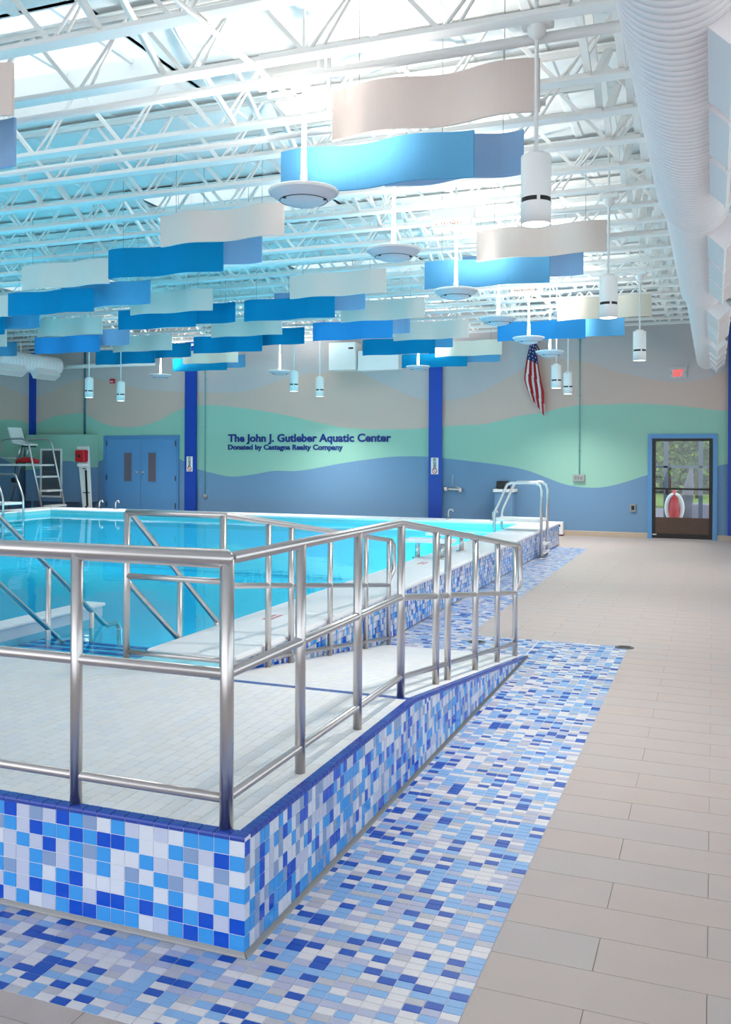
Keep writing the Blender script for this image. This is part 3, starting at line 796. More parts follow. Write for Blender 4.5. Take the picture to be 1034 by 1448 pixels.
m = MB(); m.box(-14.89, -14.81, YB-.063, YB-.059, 3.63, 3.66); m.build('strobe', WHITE, fa)
a1 = wallbox('ventilation_box', -8.46, -7.80, 3.72, 4.36, .45, WHITE, 'left and taller of two white boxes high on the mural wall', 'box')
m = MB(); m.box(-7.96, -7.84, YB-.453, YB-.449, 4.20, 4.24); m.build('slot', DARK, a1)
a2 = wallbox('ventilation_box', -7.77, -6.76, 3.70, 4.16, .35, WHITE, 'right and lower of two white boxes high on the mural wall', 'box')
sh = MB(); x = -5.57
sh.tube([(x-.13, YB-.05, .96), (x+.2, YB-.05, .96)], .03, 10); sh.tube([(x, YB-.03, .98), (x+.02, YB-.03, 1.30)], .01, 8); sh.lathe(x-.14, YB-.06, [(.05, -.04), (.05, .04), (0, .05)], 12, 0, .97); sh.lathe(x+.2, YB-.06, [(.045, -.05), (.045, .04), (0, .05)], 12, 0, .96)
sh.tube([(x+.06, YB-.04, .99), (x+.13, YB-.04, 1.02), (x+.19, YB-.04, .99)], .014, 8)
tag(sh.build('hose_valve', CHROME), 'chrome hose valve on the blue wall right of the second blue column', 'valve')
cb = thing('equipment_cabinet', 'blue painted cabinet with white top behind the right pool ladder', 'cabinet', (-4.3, 19.9, 0))
m = MB(); m.box(-4.50, -4.10, 19.75, YB-.002, 0, .93); m.build('body', BLUE, cb)
m = MB(); m.bevbox(-4.53, -4.07, 19.72, YB-.002, .93, .995, .008); m.build('top', WHITE, cb)
sp = MB(); sp.bevbox(-4.48, -4.22, 19.82, 20.08, .998, 1.17, .02); sp = sp.build('speaker_box', DARK); tag(sp, 'small black box standing on the blue cabinet with white top', 'speaker')
m = MB(); m.box(-4.46, -4.24, 19.815, 19.822, 1.02, 1.15); m.build('speaker_grille', mat('grille_black', (40, 40, 42), .7), sp)
m = MB(); m.bevbox(-3.18, -3.04, YB-.22, YB-.03, .03, .30, .012); k_ = m.build('pump_box', WHITE); tag(k_, 'small white box on the floor behind the far pool corner', 'box')
m = MB(); m.box(-3.175, -3.045, YB-.215, YB-.035, 0.0, .03); m.build('base', mat('maroon_base', (92, 40, 60), .5), k_)
m = MB(); m.lathe(0, 0, [(0, .006), (.02, .004), (.02, 0)], 12); m.v = [(-3.11+p[0], YB-.22-p[2], .22+p[1]) for p in m.v]; m.build('dial', DARK, k_)

# mural painted utility box hung near the left corner, with its louver
ch = thing('utility_enclosure', 'mural painted utility box mounted on the wall behind the lifeguard chair', 'enclosure', (-16.3, 19.9, .47))
cm = MB(); YC = 19.6; xs = [-17.24+.1*i for i in range(20)]+[-15.31]
fc = curve([(-17.3, 1.3), (-16.9, 1.32), (-16.2, 1.5), (-15.9, 1.55), (-15.55, 1.5), (-15.31, 1.38)])
top_ = lambda q: 2.24
for a, b in zip(xs, xs[1:]): strip(cm, lambda x, z: (x, YC, z), a, b, .47, 2.24, (fc, lambda q: 9, lambda q: 9))
strip(cm, lambda x, z: (-15.31, x, z), YC, YB-.002, .47, 2.24, (lambda q: 1.38, lambda q: 9, lambda q: 9))
cm.poly([(-17.24, YC, 2.24), (-15.31, YC, 2.24), (-15.31, YB-.002, 2.24), (-17.24, YB-.002, 2.24)], 1); cm.poly([(-17.24, YB-.002, .47), (-15.31, YB-.002, .47), (-15.31, YC, .47), (-17.24, YC, .47)], 0)
cm.poly([(-17.24, YB-.002, .47), (-17.24, YC, .47), (-17.24, YC, 2.24), (-17.24, YB-.002, 2.24)], 0)
cm.build('body', MUR, ch)
for x in (-17.1, -15.5):
    m = MB(); m.box(x-.04, x+.04, YC+.1, YC+.2, 0, .47); m.build('leg', BLUE, ch)
lv = MB(); x0, x1, z0, z1 = -16.74, -16.03, .58, 1.87
lv.box(x0, x0+.05, YC-.03, YC-.001, z0, z1); lv.box(x1-.05, x1, YC-.03, YC-.001, z0, z1); lv.box(x0+.05, x1-.05, YC-.03, YC-.001, z0, z0+.05); lv.box(x0+.05, x1-.05, YC-.03, YC-.001, z1-.05, z1)
lf = lv.build('louver_frame', WHITE, ch)
m = MB(); z = z0+.06
while z < z1-.07:
    m.hexa([(x0+.05, YC-.024, z), (x1-.05, YC-.024, z), (x1-.05, YC-.004, z+.02), (x0+.05, YC-.004, z+.02), (x0+.05, YC-.024, z+.006), (x1-.05, YC-.024, z+.006), (x1-.05, YC-.004, z+.026), (x0+.05, YC-.004, z+.026)]); z += .034
m.box(x0+.05, x1-.05, YC-.003, YC-.0015, z0+.05, z1-.05)
stuff(m.build('louver_blades', LOUVER, lf))

# backboard with red head blocks, leaning on the wall
bb = thing('rescue_backboard', 'white rescue backboard with red head blocks leaning on the wall by the double doors', 'backboard', (-15.2, 19.5, 0))
A, B = Vector((-15.52, 19.58, 1.93)), Vector((-15.14, 19.40, .005))
def bpt(u, t, off): # u across, t along from top
    p = A.lerp(B, t); return (p.x+u, p.y-off, p.z)
w0, w1_ = .03, .36
m = MB(); m.hexa([bpt(.0, 1, .0), bpt(.24, 1, .0), bpt(.24, 1, .045), bpt(.0, 1, .045), bpt(.0, 0, .0), bpt(.36, 0, .0), bpt(.36, 0, .045), bpt(.0, 0, .045)]); m.build('board', WHITE, bb)
m = MB(); m.bevbox(A.x+.08, A.x+.38, A.y-.24, A.y-.04, 1.52, 1.84, .04); hb = m.build('head_block', RED, bb)
m = MB(); m.lathe(0, 0, [(0, .01), (.035, .008), (.045, 0)], 14); m.v = [(A.x+.22+p[0], A.y-.24-p[2], 1.68+p[1]) for p in m.v]; m.build('ear_hole', DARK, hb)
m = MB(); m.bevbox(A.x+.18, A.x+.40, A.y-.28, A.y-.06, 1.40, 1.49, .03); m.build('chin_strap', WHITE, bb)
m = MB()
for (u0, t0), (u1, t1) in (((.14, .30), (.22, .30)), ((.22, .32), (.16, .80)), ((.08, .62), (.26, .62)), ((.12, .80), (.2, .92))):
    m.bar(bpt(u0, t0, .06), bpt(u1, t1, .06), .05, .02)
m.build('straps', DARK, bb)

# lifeguard chair
lc = thing('lifeguard_chair', 'tall tubular lifeguard chair with white seat standing at the left pool corner', 'lifeguard chair', (-16.4, 18.75, 0))
for y, s_ in ((18.45, 0), (19.05, 1)):
    dx = .22*s_
    railtube([(-17.62+dx, y, 0), (-17.1+dx, y, 1.6), (-17.0+dx, y, 2.02), (-16.93+dx, y, 2.09), (-16.85+dx, y, 2.11), (-16.35+dx, y, 2.11), (-16.2+dx, y, 2.05), (-16.13+dx, y, 1.95), (-15.62+dx, y, 0)], .026, 'side_frame', lc, 10)
m = MB(); m.bevbox(-17.12, -15.82, 18.47, 19.03, 1.42, 1.47, .01); m.build('foot_platform', WHITE, lc)
for x, z in ((-15.93, 1.13), (-15.79, .78), (-15.66, .40)):
    m = MB(); m.box(x-.02+.0, x+.22, 18.47, 19.05, z, z+.045); m.build('rung', WHITE, lc)
m = MB(); m.tube([(-17.02, 18.46, 1.62), (-16.7, 18.5, 1.62), (-16.7, 19.04, 1.62)], .018, 8); m.tube([(-16.66, 18.6, 1.47), (-16.5, 18.6, 1.98)], .022, 8); m.tube([(-16.66, 18.9, 1.47), (-16.5, 18.9, 1.98)], .022, 8); m.build('seat_post', CHROME, lc)
m = MB(); m.bar((-16.86, 18.75, 2.40), (-16.72, 18.75, 2.02), .46, .04, up=(1, 0, 0)); m.bar((-16.74, 18.75, 2.03), (-16.30, 18.75, 1.96), .46, .045); m.build('seat', WHITE, lc)
m = MB(); m.box(-16.55, -16.28, 18.6, 18.9, 1.90, 1.93); m.build('seat_plate', DARK, lc)
rt = MB(); rt.tube([(-16.66, 18.62, 1.53), (-16.45, 18.6, 1.575), (-16.2, 18.6, 1.575), (-15.98, 18.62, 1.53)], [.05, .07, .07, .05], 12)
rt = rt.build('rescue_tube', RED); tag(rt, 'red rescue tube lying across the platform of the lifeguard chair', 'rescue tube')
m = MB(); m.tube([(-16.6, 18.55, 1.5), (-16.55, 18.44, 1.35), (-16.58, 18.43, 1.15)], .012, 6); m.bevbox(-16.66, -16.50, 18.40, 18.46, 1.0, 1.12, .02); m.build('strap', DARK, rt)

# flag on a short wall pole
fg = thing('wall_flag', 'draped flag with red and white stripes hanging from a pole on the mural wall', 'flag', (-3.66, YB, 4.3))
m = MB(); m.tube([(-3.60, YB-.01, 4.05), (-3.69, YB-.42, 4.32)], .014, 8); m.lathe(-3.69, YB-.42, [(.0, -.02), (.03, .0), (0, .04)], 10, 0, 4.34); m.build('pole', DARK, fg)
FR, FWH, FNV = mat('flag_red', (170, 24, 34), .8), mat('flag_white', (226, 220, 218), .8), mat('flag_navy', (34, 44, 104), .8)
m = MB(); NU, NV = 13*2, 36
def fp(i, j):
    u, v = i/NU, j/NV
    w = .10+.34*min(1, v*1.5)-.12*max(0, v-.7)/.3
    cx = -3.66-.05*math.sin(v*3.1)+.06*v*v
    z = 4.27-1.28*v-.42*v*(u**1.2)
    return (cx+(u-.5)*w, YB-.36+.20*v+.035*math.sin(u*17+v*2)*min(1, v*2+.2), z)
for i in range(NU):
    for j in range(NV):
        v = (j+.5)/NV; u = (i+.5)/NU; st_ = (i//2)
        c = 2 if (v < .34 and u < .95) else (0 if ((i+int(j*.10))//4) % 2 == 0 else 1)
        m.poly([fp(i, j), fp(i+1, j), fp(i+1, j+1), fp(i, j+1)], c, True)
cloth = m.build('cloth', [FR, FWH, FNV], fg)
q = random.Random(3)
for r in range(6):
    for c in range(3):
        i, j = 4+c*8+(r % 2)*3, 2+r*1.8; p = Vector(fp(i, j)); p.y -= .03
        pts = []
        for k in range(10):
            a = math.pi/2+k*math.pi/5; rad = .022 if k % 2 == 0 else .009; pts.append((p.x+rad*math.cos(a)*.7, p.y, p.z+rad*math.sin(a)))
        m = MB(); m.poly(pts); m.build('star', FWH, cloth)

# ------------------------------------------------------------------ steel roof joists
ZC, ZT = 4.42, 4.96
JY = [2.68, 3.43, 4.18, 4.92, 5.66]+[6.72+.71*k for k in range(19)]
NJ = len(JY)
ORD = ['first', 'second', 'third', 'fourth', 'fifth', 'sixth', 'seventh', 'eighth', 'ninth', 'tenth', 'eleventh', 'twelfth', 'thirteenth', 'fourteenth', 'fifteenth', 'sixteenth', 'seventeenth', 'eighteenth', 'nineteenth', 'twentieth', 'twenty-first', 'twenty-second', 'twenty-third', 'twenty-fourth']
PNL = 0.95
def chord(z, y, up):
    m = MB(); zz = z if up else z+.038
    m.box(XL, XR, y-.058, y+.058, zz, zz+.012)
    for s_ in (-1, 1):
        a, b = sorted((y+s_*.016, y+s_*.024)); m.box(XL, XR, a, b, z+.012 if up else z, z+.05 if up else z+.038)
    return m
WEBM = {}
def web_mesh(kind):
    if kind not in WEBM:
        m = MB(); h = (ZT-ZC)
        if kind == 'rise':
            for dx in (0,): m.tube([(0, 0, .0), (PNL/2, 0, h)], .0125, 6, caps=False)
            m.tube([(.10, 0, .0), (PNL/2-.02, 0, h*.96)], .011, 6, caps=False)
        else: m.bar((0, 0, h), (PNL/2, 0, 0), .03, .03)
        me = bpy.data.meshes.new('web_'+kind); me.from_pydata(m.v, [], m.f); me.materials.append(STEELW)
        me.polygons.foreach_set('use_smooth', m.sm); me.update(); WEBM[kind] = me
    return WEBM[kind]
for i, y in enumerate(JY):
    t = thing('roof_joist', 'white open-web steel roof joist, %s of the row counted from the camera' % ORD[i], 'roof joist', (-7.4, y, ZC), 'white roof joists')
    chord(ZC, y, True).build('bottom_chord', STEELW, t); chord(ZT-.045, y, False).build('top_chord', STEELW, t)
    o3 = Vector(ORG[t.name])
    off = (0.37*i) % PNL
    if 1 <= i <= 9:
        x = XR-.4-off
        xmin = -6.0-1.15*i
        n = 0
        while x > max(XL+.2, xmin):
            for kind, dx in (('rise', 0), ('fall', PNL/2)):
                w = bpy.data.objects.new('web', web_mesh(kind)); COL.objects.link(w); w.parent = t; w.location = Vector((x+dx-PNL/2, y, ZC+.02))-o3
            x -= PNL; n += 1
        xend = x
    else: xend = XR-.4-off
    if xend > XL+.5:
        m = MB(); x = xend; h = ZT-ZC
        while x > XL+.3:
            m.tube([(x-PNL/2, y, ZC+.02), (x, y, ZC+.02+h)], .0125, 5, caps=False); m.bar((x, y, ZC+.02+h), (x+PNL/2, y, ZC+.02), .03, .03); x -= PNL
        stuff(m.build('web_run', STEELW, t))
# lines of cross bridging between the joists
BR = {}
def brace_mesh(k, JS):
    if (k, JS) not in BR:
        m = MB(); h = ZT-ZC-.04
        a, b = ((0, 0, h), (0, JS, .03)) if k == 0 else ((0, 0, .03), (0, JS, h))
        m.bar(a, b, .055, .012, up=(0, 0, 1)); m.bar((.026, a[1], a[2]-.02), (.026, b[1], b[2]-.02), .008, .05)
        me = bpy.data.meshes.new('brace'); me.from_pydata(m.v, [], m.f); me.materials.append(STEELW); me.update(); BR[k, JS] = me
    return BR[k, JS]
for x, lab in ((-.62, 'line of white cross bridging between the joists beside the big right duct'), (-.86, 'line of white cross bridging above the row of cylinder lamps'), (-3.75, 'line of white cross bridging left of the nearest round lamp'),
               (-6.95, 'line of white cross bridging over the pool between the middle baffle rows'), (-9.6, 'line of white cross bridging over the pool at the left baffle rows'), (-13.1, 'line of white cross bridging over the far left of the pool')):
    t = thing('joist_bridging', lab, 'bridging', (x, JY[0], ZC))
    for i in range(NJ-1):
        for k in ((0, 1) if x > -3 else (0,)):
            w = bpy.data.objects.new('brace', brace_mesh(k, round(JY[i+1]-JY[i], 3))); COL.objects.link(w); w.parent = t; w.location = Vector((x+(.07 if k else 0), JY[i], ZC+.02))-Vector(ORG[t.name])
# conduits under the joists
for pts, r, lab in (([(XL, 6.92, 4.385), (-1.2, 6.92, 4.385)], .028, 'white pipe along the joists above the nearest blue baffle'), 
                    ([(XL, 5.86, 4.385), (XR, 5.86, 4.385)], .034, 'thick white pipe along the near joists, second from the camera'), ([(XL, 11.35, 4.39), (XR, 11.35, 4.39)], .025, 'white pipe along the joists in the middle of the room'),
                    ([(-2.98, 2.0, 4.395), (-2.98, 6.45, 4.395)], .02, 'white conduit sloping away to the box above the nearest round lamp'),
                    ([(XL+.5, 19.6, 4.02), (-13.2, 19.6, 4.02)], .055, 'pale horizontal pipe high at the far left corner')):
    m = MB(); m.tube(pts, r, 10); tag(m.build('ceiling_pipe', STEELW), lab, 'pipe')

# ------------------------------------------------------------------ wavy baffles
PH_ = {'C1': ('at the top centre nearest the camera',), 'C2': ('behind the nearest cylinder lamp',), 'C3': ('at the far end of the right row',), 'C4': ('left of the nearest round lamp',),
       'C5': ('in the middle row above centre',), 'C6': ('in the middle row left of centre',), 'C7': ('in the middle row just right of centre',), 'C8': ('over the second blue column',), 'C9': ('at the left, below the teal ceiling',),
       'C10': ('left of centre, third row back',), 'C11': ('left of centre above the lettering',), 'C12': ('at the left above the double doors',), 'C13': ('right of the bright blue one at left',), 'C14': ('over the first blue column',),
       'C15': ('cut by the left edge, mid height',), 'C16': ('cut by the left edge above the left duct',), 'C17': ('cut by the left edge at the top left',)}
BAF = [('C1', 'W', -2.55, -1.07, 5.95, 3.95, .35), ('C1', 'B', -3.27, -1.69, 6.64, 3.80, .35), ('C1', 'L', -2.57, -1.42, 7.20, 3.95, .35),
       ('C2', 'W', -2.56, -1.10, 10.22, 3.95, .34), ('C2', 'B', -3.40, -1.85, 10.97, 3.80, .34), ('C2', 'L', -3.05, -1.52, 11.52, 3.97, .32),
       ('C3', 'W', -2.42, -.93, 15.14, 3.95, .35), ('C3', 'B', -3.68, -2.12, 16.35, 3.80, .34), ('C3', 'L', -2.89, -1.53, 17.2, 3.93, .33),
       ('C4', 'W', -5.59, -4.10, 8.37, 3.95, .33), ('C4', 'B', -6.74, -5.22, 9.06, 3.80, .34), ('C4', 'L', -6.23, -4.91, 9.45, 3.95, .32),
       ('C5', 'W', -5.68, -4.21, 11.78, 3.95, .33), ('C5', 'B', -6.87, -5.36, 12.66, 3.80, .33), ('C5', 'L', -6.50, -4.98, 13.0, 3.95, .32),
       ('C6', 'W', -5.87, -4.39, 14.14, 3.95, .33), ('C6', 'B', -6.84, -5.32, 15.21, 3.80, .33), ('C6', 'L', -6.27, -5.17, 15.77, 3.95, .32),
       ('C7', 'W', -5.83, -4.32, 16.74, 3.95, .34), ('C7', 'B', -6.84, -5.29, 17.73, 3.80, .33), ('C7', 'L', -6.20, -5.01, 18.1, 3.95, .32),
       ('C8', 'W', -5.62, -4.16, 18.87, 3.85, .32), ('C8', 'B', -6.56, -5.07, 19.45, 3.69, .30), ('C8', 'L', -5.70, -4.39, 19.75, 3.80, .28),
       ('C9', 'W', -8.87, -7.41, 9.96, 3.95, .33), ('C9', 'B', -9.99, -8.47, 10.98, 3.80, .34), ('C9', 'L', -9.37, -7.80, 11.46, 3.95, .35),
       ('C10', 'W', -8.76, -7.26, 12.31, 3.95, .34), ('C10', 'B', -9.32, -7.87, 12.82, 3.80, .32), ('C10', 'L', -8.96, -7.52, 13.55, 3.95, .34),
       ('C11', 'W', -8.96, -7.47, 15.17, 3.95, .33), ('C11', 'B', -10.0, -8.46, 16.29, 3.80, .34), ('C11', 'L', -9.01, -7.65, 16.6, 3.95, .33),
       ('C12', 'W', -12.1, -10.62, 14.04, 3.95, .33), ('C12', 'B', -13.21, -11.63, 15.31, 3.80, .34), ('C12', 'L', -12.44, -11.09, 15.6, 3.95, .33),
       ('C13', 'W', -12.29, -10.8, 16.65, 3.95, .34), ('C13', 'B', -13.43, -11.86, 17.6, 3.80, .33), ('C13', 'L', -12.34, -11.1, 17.95, 3.95, .32),
       ('C14', 'W', -11.78, -10.32, 18.66, 3.87, .30), ('C14', 'B', -12.38, -10.92, 19.22, 3.76, .31), ('C14', 'L', -11.8, -10.56, 19.52, 3.84, .31),
       ('C15', 'W', -12.35, -10.69, 11.76, 3.95, .34), ('C15', 'B', -13.1, -11.55, 12.56, 3.80, .34), ('C15', 'L', -12.6, -11.11, 12.99, 3.95, .34),
       ('C16', 'W', -15.25, -13.74, 15.01, 3.95, .34), ('C16', 'L', -15.7, -14.76, 16.5, 3.95, .32),
       ('C17', 'W', -5.85, -4.35, 4.78, 3.95, .35), ('C17', 'B', -6.3, -4.75, 5.25, 3.80, .35)]
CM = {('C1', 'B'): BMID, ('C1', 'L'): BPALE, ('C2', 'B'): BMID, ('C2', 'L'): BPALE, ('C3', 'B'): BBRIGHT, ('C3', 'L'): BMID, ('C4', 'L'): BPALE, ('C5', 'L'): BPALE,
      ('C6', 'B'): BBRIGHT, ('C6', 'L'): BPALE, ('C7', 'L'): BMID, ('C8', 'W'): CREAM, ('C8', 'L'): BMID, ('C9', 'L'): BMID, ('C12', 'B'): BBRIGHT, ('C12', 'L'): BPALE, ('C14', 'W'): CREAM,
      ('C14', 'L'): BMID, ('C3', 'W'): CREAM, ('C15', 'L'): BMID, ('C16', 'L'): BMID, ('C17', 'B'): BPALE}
CN = {BEIGE.name: 'off-white', CREAM.name: 'cream', BDEEP.name: 'deep blue', BBRIGHT.name: 'bright blue', BMID.name: 'mid blue', BPALE.name: 'pale blue'}
ROLE = dict(W='front', B='low', L='rear')
for g, k, x0, x1, y, zb, h in BAF:
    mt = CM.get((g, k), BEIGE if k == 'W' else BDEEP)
    t = thing('wavy_baffle', '%s wavy panel, %s of those %s' % (CN[mt.name], ROLE[k], PH_[g][0]), 'baffle', ((x0+x1)/2, y, zb), 'wavy ceiling baffles')
    m = MB(); N = 40; L = x1-x0; ph = {'W': .3, 'B': 1.9, 'L': 3.2}[k]+len(g)*.7
    # two S-bends along the panel, thickness 2.5 cm
    f = lambda u: .042*math.sin(2*math.pi*u*1.75+ph)
    for i in range(N):
        ua, ub = i/N, (i+1)/N; xa, xb = x0+L*ua, x0+L*ub; ya, yb = y+f(ua), y+f(ub)
        for z0_, z1_ in ((zb, zb+h),):
            m.poly([(xa, ya-.0125, z0_), (xb, yb-.0125, z0_), (xb, yb-.0125, z1_), (xa, ya-.0125, z1_)], 0, True)
            m.poly([(xb, yb+.0125, z0_), (xa, ya+.0125, z0_), (xa, ya+.0125, z1_), (xb, yb+.0125, z1_)], 0, True)
            m.poly([(xa, ya+.0125, z0_), (xb, yb+.0125, z0_), (xb, yb-.0125, z0_), (xa, ya-.0125, z0_)]); m.poly([(xa, ya-.0125, z1_), (xb, yb-.0125, z1_), (xb, yb+.0125, z1_), (xa, ya+.0125, z1_)])
    for u in (0, 1):
        x = x0+L*u; q = y+f(u); m.poly([(x, q-.0125, zb), (x, q+.0125, zb), (x, q+.0125, zb+h), (x, q-.0125, zb+h)])
    m.build('panel', mt, t)
    for u in (.15, .85):
        q = MB(); x = x0+L*u; q.tube([(x, y+f(u), zb+h-.01), (x, y+f(u), DZ-.001)], .003, 5); q.build('hanger', ALU, t)

# ------------------------------------------------------------------ pendant lamps
def light(name, kind, loc, rot, W, parent, size=.1, spot=math.radians(150), colr=(1, .95, .88)):
    l = bpy.data.lights.new(name, kind); l.energy = W; l.color = colr
    if kind == 'SPOT': l.spot_size = spot; l.spot_blend = 1.0; l.shadow_soft_size = size
    else: l.shadow_soft_size = size
    o = bpy.data.objects.new(name, l); COL.objects.link(o); o.parent = parent; o.location = Vector(loc)-Vector(ORG[parent.name]); o.rotation_euler = rot
    return o
def disc_lamp(x, y, label, box=False, z=3.62):
    t = thing('uplight_pendant', label, 'pendant lamp', (x, y, z), 'round uplight pendants')
    m = MB(); m.lathe(x, y, [(0, -.075), (.06, -.075), (.12, -.062), (.18, -.035), (.225, -.005), (.252, .018), (.256, .028), (.25, .034), (.225, .022), (.16, -.01), (.08, -.03), (0, -.034)], 36, 0, z)
    m.build('bowl', BOWL, t)
    m = MB(); m.lathe(x, y, [(.250, .014), (.259, .020), (.262, .030), (.255, .038), (.246, .034)], 36, 0, z); m.build('rim', WHITE, t)
    m = MB(); m.lathe(x, y, [(.172, -.0385), (.175, -.0415), (.179, -.0370)], 36, 0, z); m.build('seam_ring', DARK, t)
    for a in (0, 2.1, 4.2):
        q = MB(); cx, cy = x+.17*math.cos(a), y+.17*math.sin(a); q.lathe(cx, cy, [(0, -.050), (.012, -.048), (.012, -.036)], 8, 0, z); q.build('latch', DARK, t)
    m = MB(); m.tube([(x, y, z-.03), (x, y, z+.18), (x, y, ZC+.01), (x, y, DZ-.001)], [.028, .022, .017, .012], 12); m.build('stem', WHITE, t)
    m = MB(); m.lathe(x, y, [(.055, 0), (.055, -.03), (.03, -.06), (.016, -.07)], 16, 0, ZC); m.build('canopy', WHITE, t)
    light('uplight', 'SPOT', (x+.07, y-.07, z+.06), (math.pi, 0, 0), UPLIGHT_W, t, .06, math.radians(168))
    if box:
        m = MB(); a, b = -.24, .24; z0, z1 = ZC-.08, ZC+.16; yy = y-.16
        m.bevbox(x+a+.03, x+b-.03, yy-.06, yy+.06, z0+.10, z1-.01, .01); bx = m.build('ballast_box', WHITE, t)
        m = MB()
        for q in (a, b): m.box(x+q-.012, x+q+.012, yy-.08, yy-.055, z0, z1+.02); m.box(x+q-.012, x+q+.012, yy+.055, yy+.08, z0, z1+.02)
        for q in (yy-.0675, yy+.0675): m.box(x+a, x+b, q-.012, q+.012, z0, z0+.03); m.box(x+a, x+b, q-.012, q+.012, z1, z1+.02)
        m.box(x-.03, x+.03, yy, y, z0, z0+.03)
        m.build('box_frame', WHITE, bx)
        m = MB(); k = x+a+.06
        while k < x+b-.08: m.lathe(k, yy-.05, [(.008, 0), (.008, .03), (0, .034)], 6, 0, z0+.04); k += .032
        m.build('terminals', mat('terminal_copper', (196, 150, 130), .5), bx)
        m = MB(); m.bar((x+.02, y, ZC-.04), (x+.34, y+.1, ZC-.02-.2), .02, .02); m.build('strut', WHITE, bx)
for i, (y, lab) in enumerate(((6.12, 'largest round uplight pendant, beside the nearest blue baffle'), (8.14, 'second round uplight pendant from the camera'), (10.37, 'third round uplight pendant, in front of the right blue baffle'),
                              (12.62, 'fourth round uplight pendant from the camera'), (14.87, 'fifth round uplight pendant, just above the flag'), (16.92, 'sixth round uplight pendant, right of the flag top'))):
    disc_lamp(-2.835, y, lab, i in (0, 2, 4))
for x, y, lab in ((-12.5, 18.82, 'round uplight pendant at the far wall left of the first blue column'), (-9.3, 18.82, 'round uplight pendant at the far wall above the lettering'), (-5.98, 18.82, 'round uplight pendant just in front of the second blue column')):
    disc_lamp(x, y, lab)
def cyl_lamp(x, y, z, label, h=.455, r=.095):
    t = thing('cylinder_pendant', label, 'pendant lamp', (x, y, z), 'cylinder downlight pendants')
    m = MB(); m.lathe(x, y, [(r*.93, .004), (r, 0), (r, h*.30)], 28, 0, z); m.lathe(x, y, [(r, h*.36), (r, h*.94), (r*.97, h*.955), (0, h*.955)], 28, 0, z); m.build('housing', WHITE, t)
    m = MB(); m.lathe(x, y, [(r*.96, h*.29), (r*.96, h*.37)], 28, 0, z); m.build('dark_band', DARK, t)
    for k in range(4):
        a = k*math.pi/2+.35; p = Vector((math.cos(a), math.sin(a), 0)); s_ = Vector((-p.y, p.x, 0))*.010
        c = Vector((x, y, z))+p*(r-.001)
        m = MB(); m.hexa([c-s_+Vector((0, 0, h*.29))-p*.006, c+s_+Vector((0, 0, h*.29))-p*.006, c+s_+Vector((0, 0, h*.29))+p*.001, c-s_+Vector((0, 0, h*.29))+p*.001, c-s_+Vector((0, 0, h*.37))-p*.006, c+s_+Vector((0, 0, h*.37))-p*.006, c+s_+Vector((0, 0, h*.37))+p*.001, c-s_+Vector((0, 0, h*.37))+p*.001]); m.build('band_clip', WHITE, t)
    m = MB(); m.lathe(x, y, [(r*.62, h*.95), (r*.62, h*1.0), (.03, h*1.02), (.0, h*1.02)], 20, 0, z)
    for k in range(3):
        a = k*2.094+.5; m.tube([(x+r*.8*math.cos(a), y+r*.8*math.sin(a), z+h*.95), (x+r*.8*math.cos(a), y+r*.8*math.sin(a), z+h*.985)], .008, 6)
    m.build('cap', WHITE, t)
    m = MB(); m.tube([(x, y, z+h), (x, y, DZ-.001)], .013, 10); m.build('stem', WHITE, t)
    m = MB(); m.lathe(x, y, [(.06, .02), (.06, -.03), (.035, -.055), (.014, -.07)], 16, 0, ZC-.01); m.bevbox(x-.10, x+.10, y-.07, y+.07, ZC+.005, ZC+.055, .01); m.build('canopy', WHITE, t)
    m = MB(); m.lathe(x, y, [(r*.93, .005), (r*.5, .012), (0, .014)], 24, 0, z); m.build('lens', LENS, t)
    light('downlight', 'SPOT', (x, y, z-.02), (0, 0, 0), DOWNLIGHT_W, t, .08, math.radians(140))
cyl_lamp(-1.058, 5.774, 3.17, 'largest white cylinder pendant lamp, at the top right near the baffles')
cyl_lamp(-1.045, 9.90, 3.17, 'second white cylinder pendant lamp in the right row')
cyl_lamp(-1.043, 14.2, 3.15, 'third white cylinder pendant lamp in the right row, above the glass door')
for x, y, z, lab in ((-2.78, 17.35, 3.0, 'left and nearer of two small cylinder pendants right of the flag'), (-2.77, 18.74, 2.98, 'right and farther of two small cylinder pendants right of the flag'),
                     (-13.1, 16.9, 2.99, 'small cylinder pendant above the louver at the far left'), (-12.76, 17.6, 2.95, 'small cylinder pendant above the double doors'), (-8.5, 17.9, 3.1, 'left of two small cylinder pendants above the lettering'), (-8.33, 18.9, 3.05, 'right of two small cylinder pendants above the lettering')):
    cyl_lamp(x, y, z, lab)

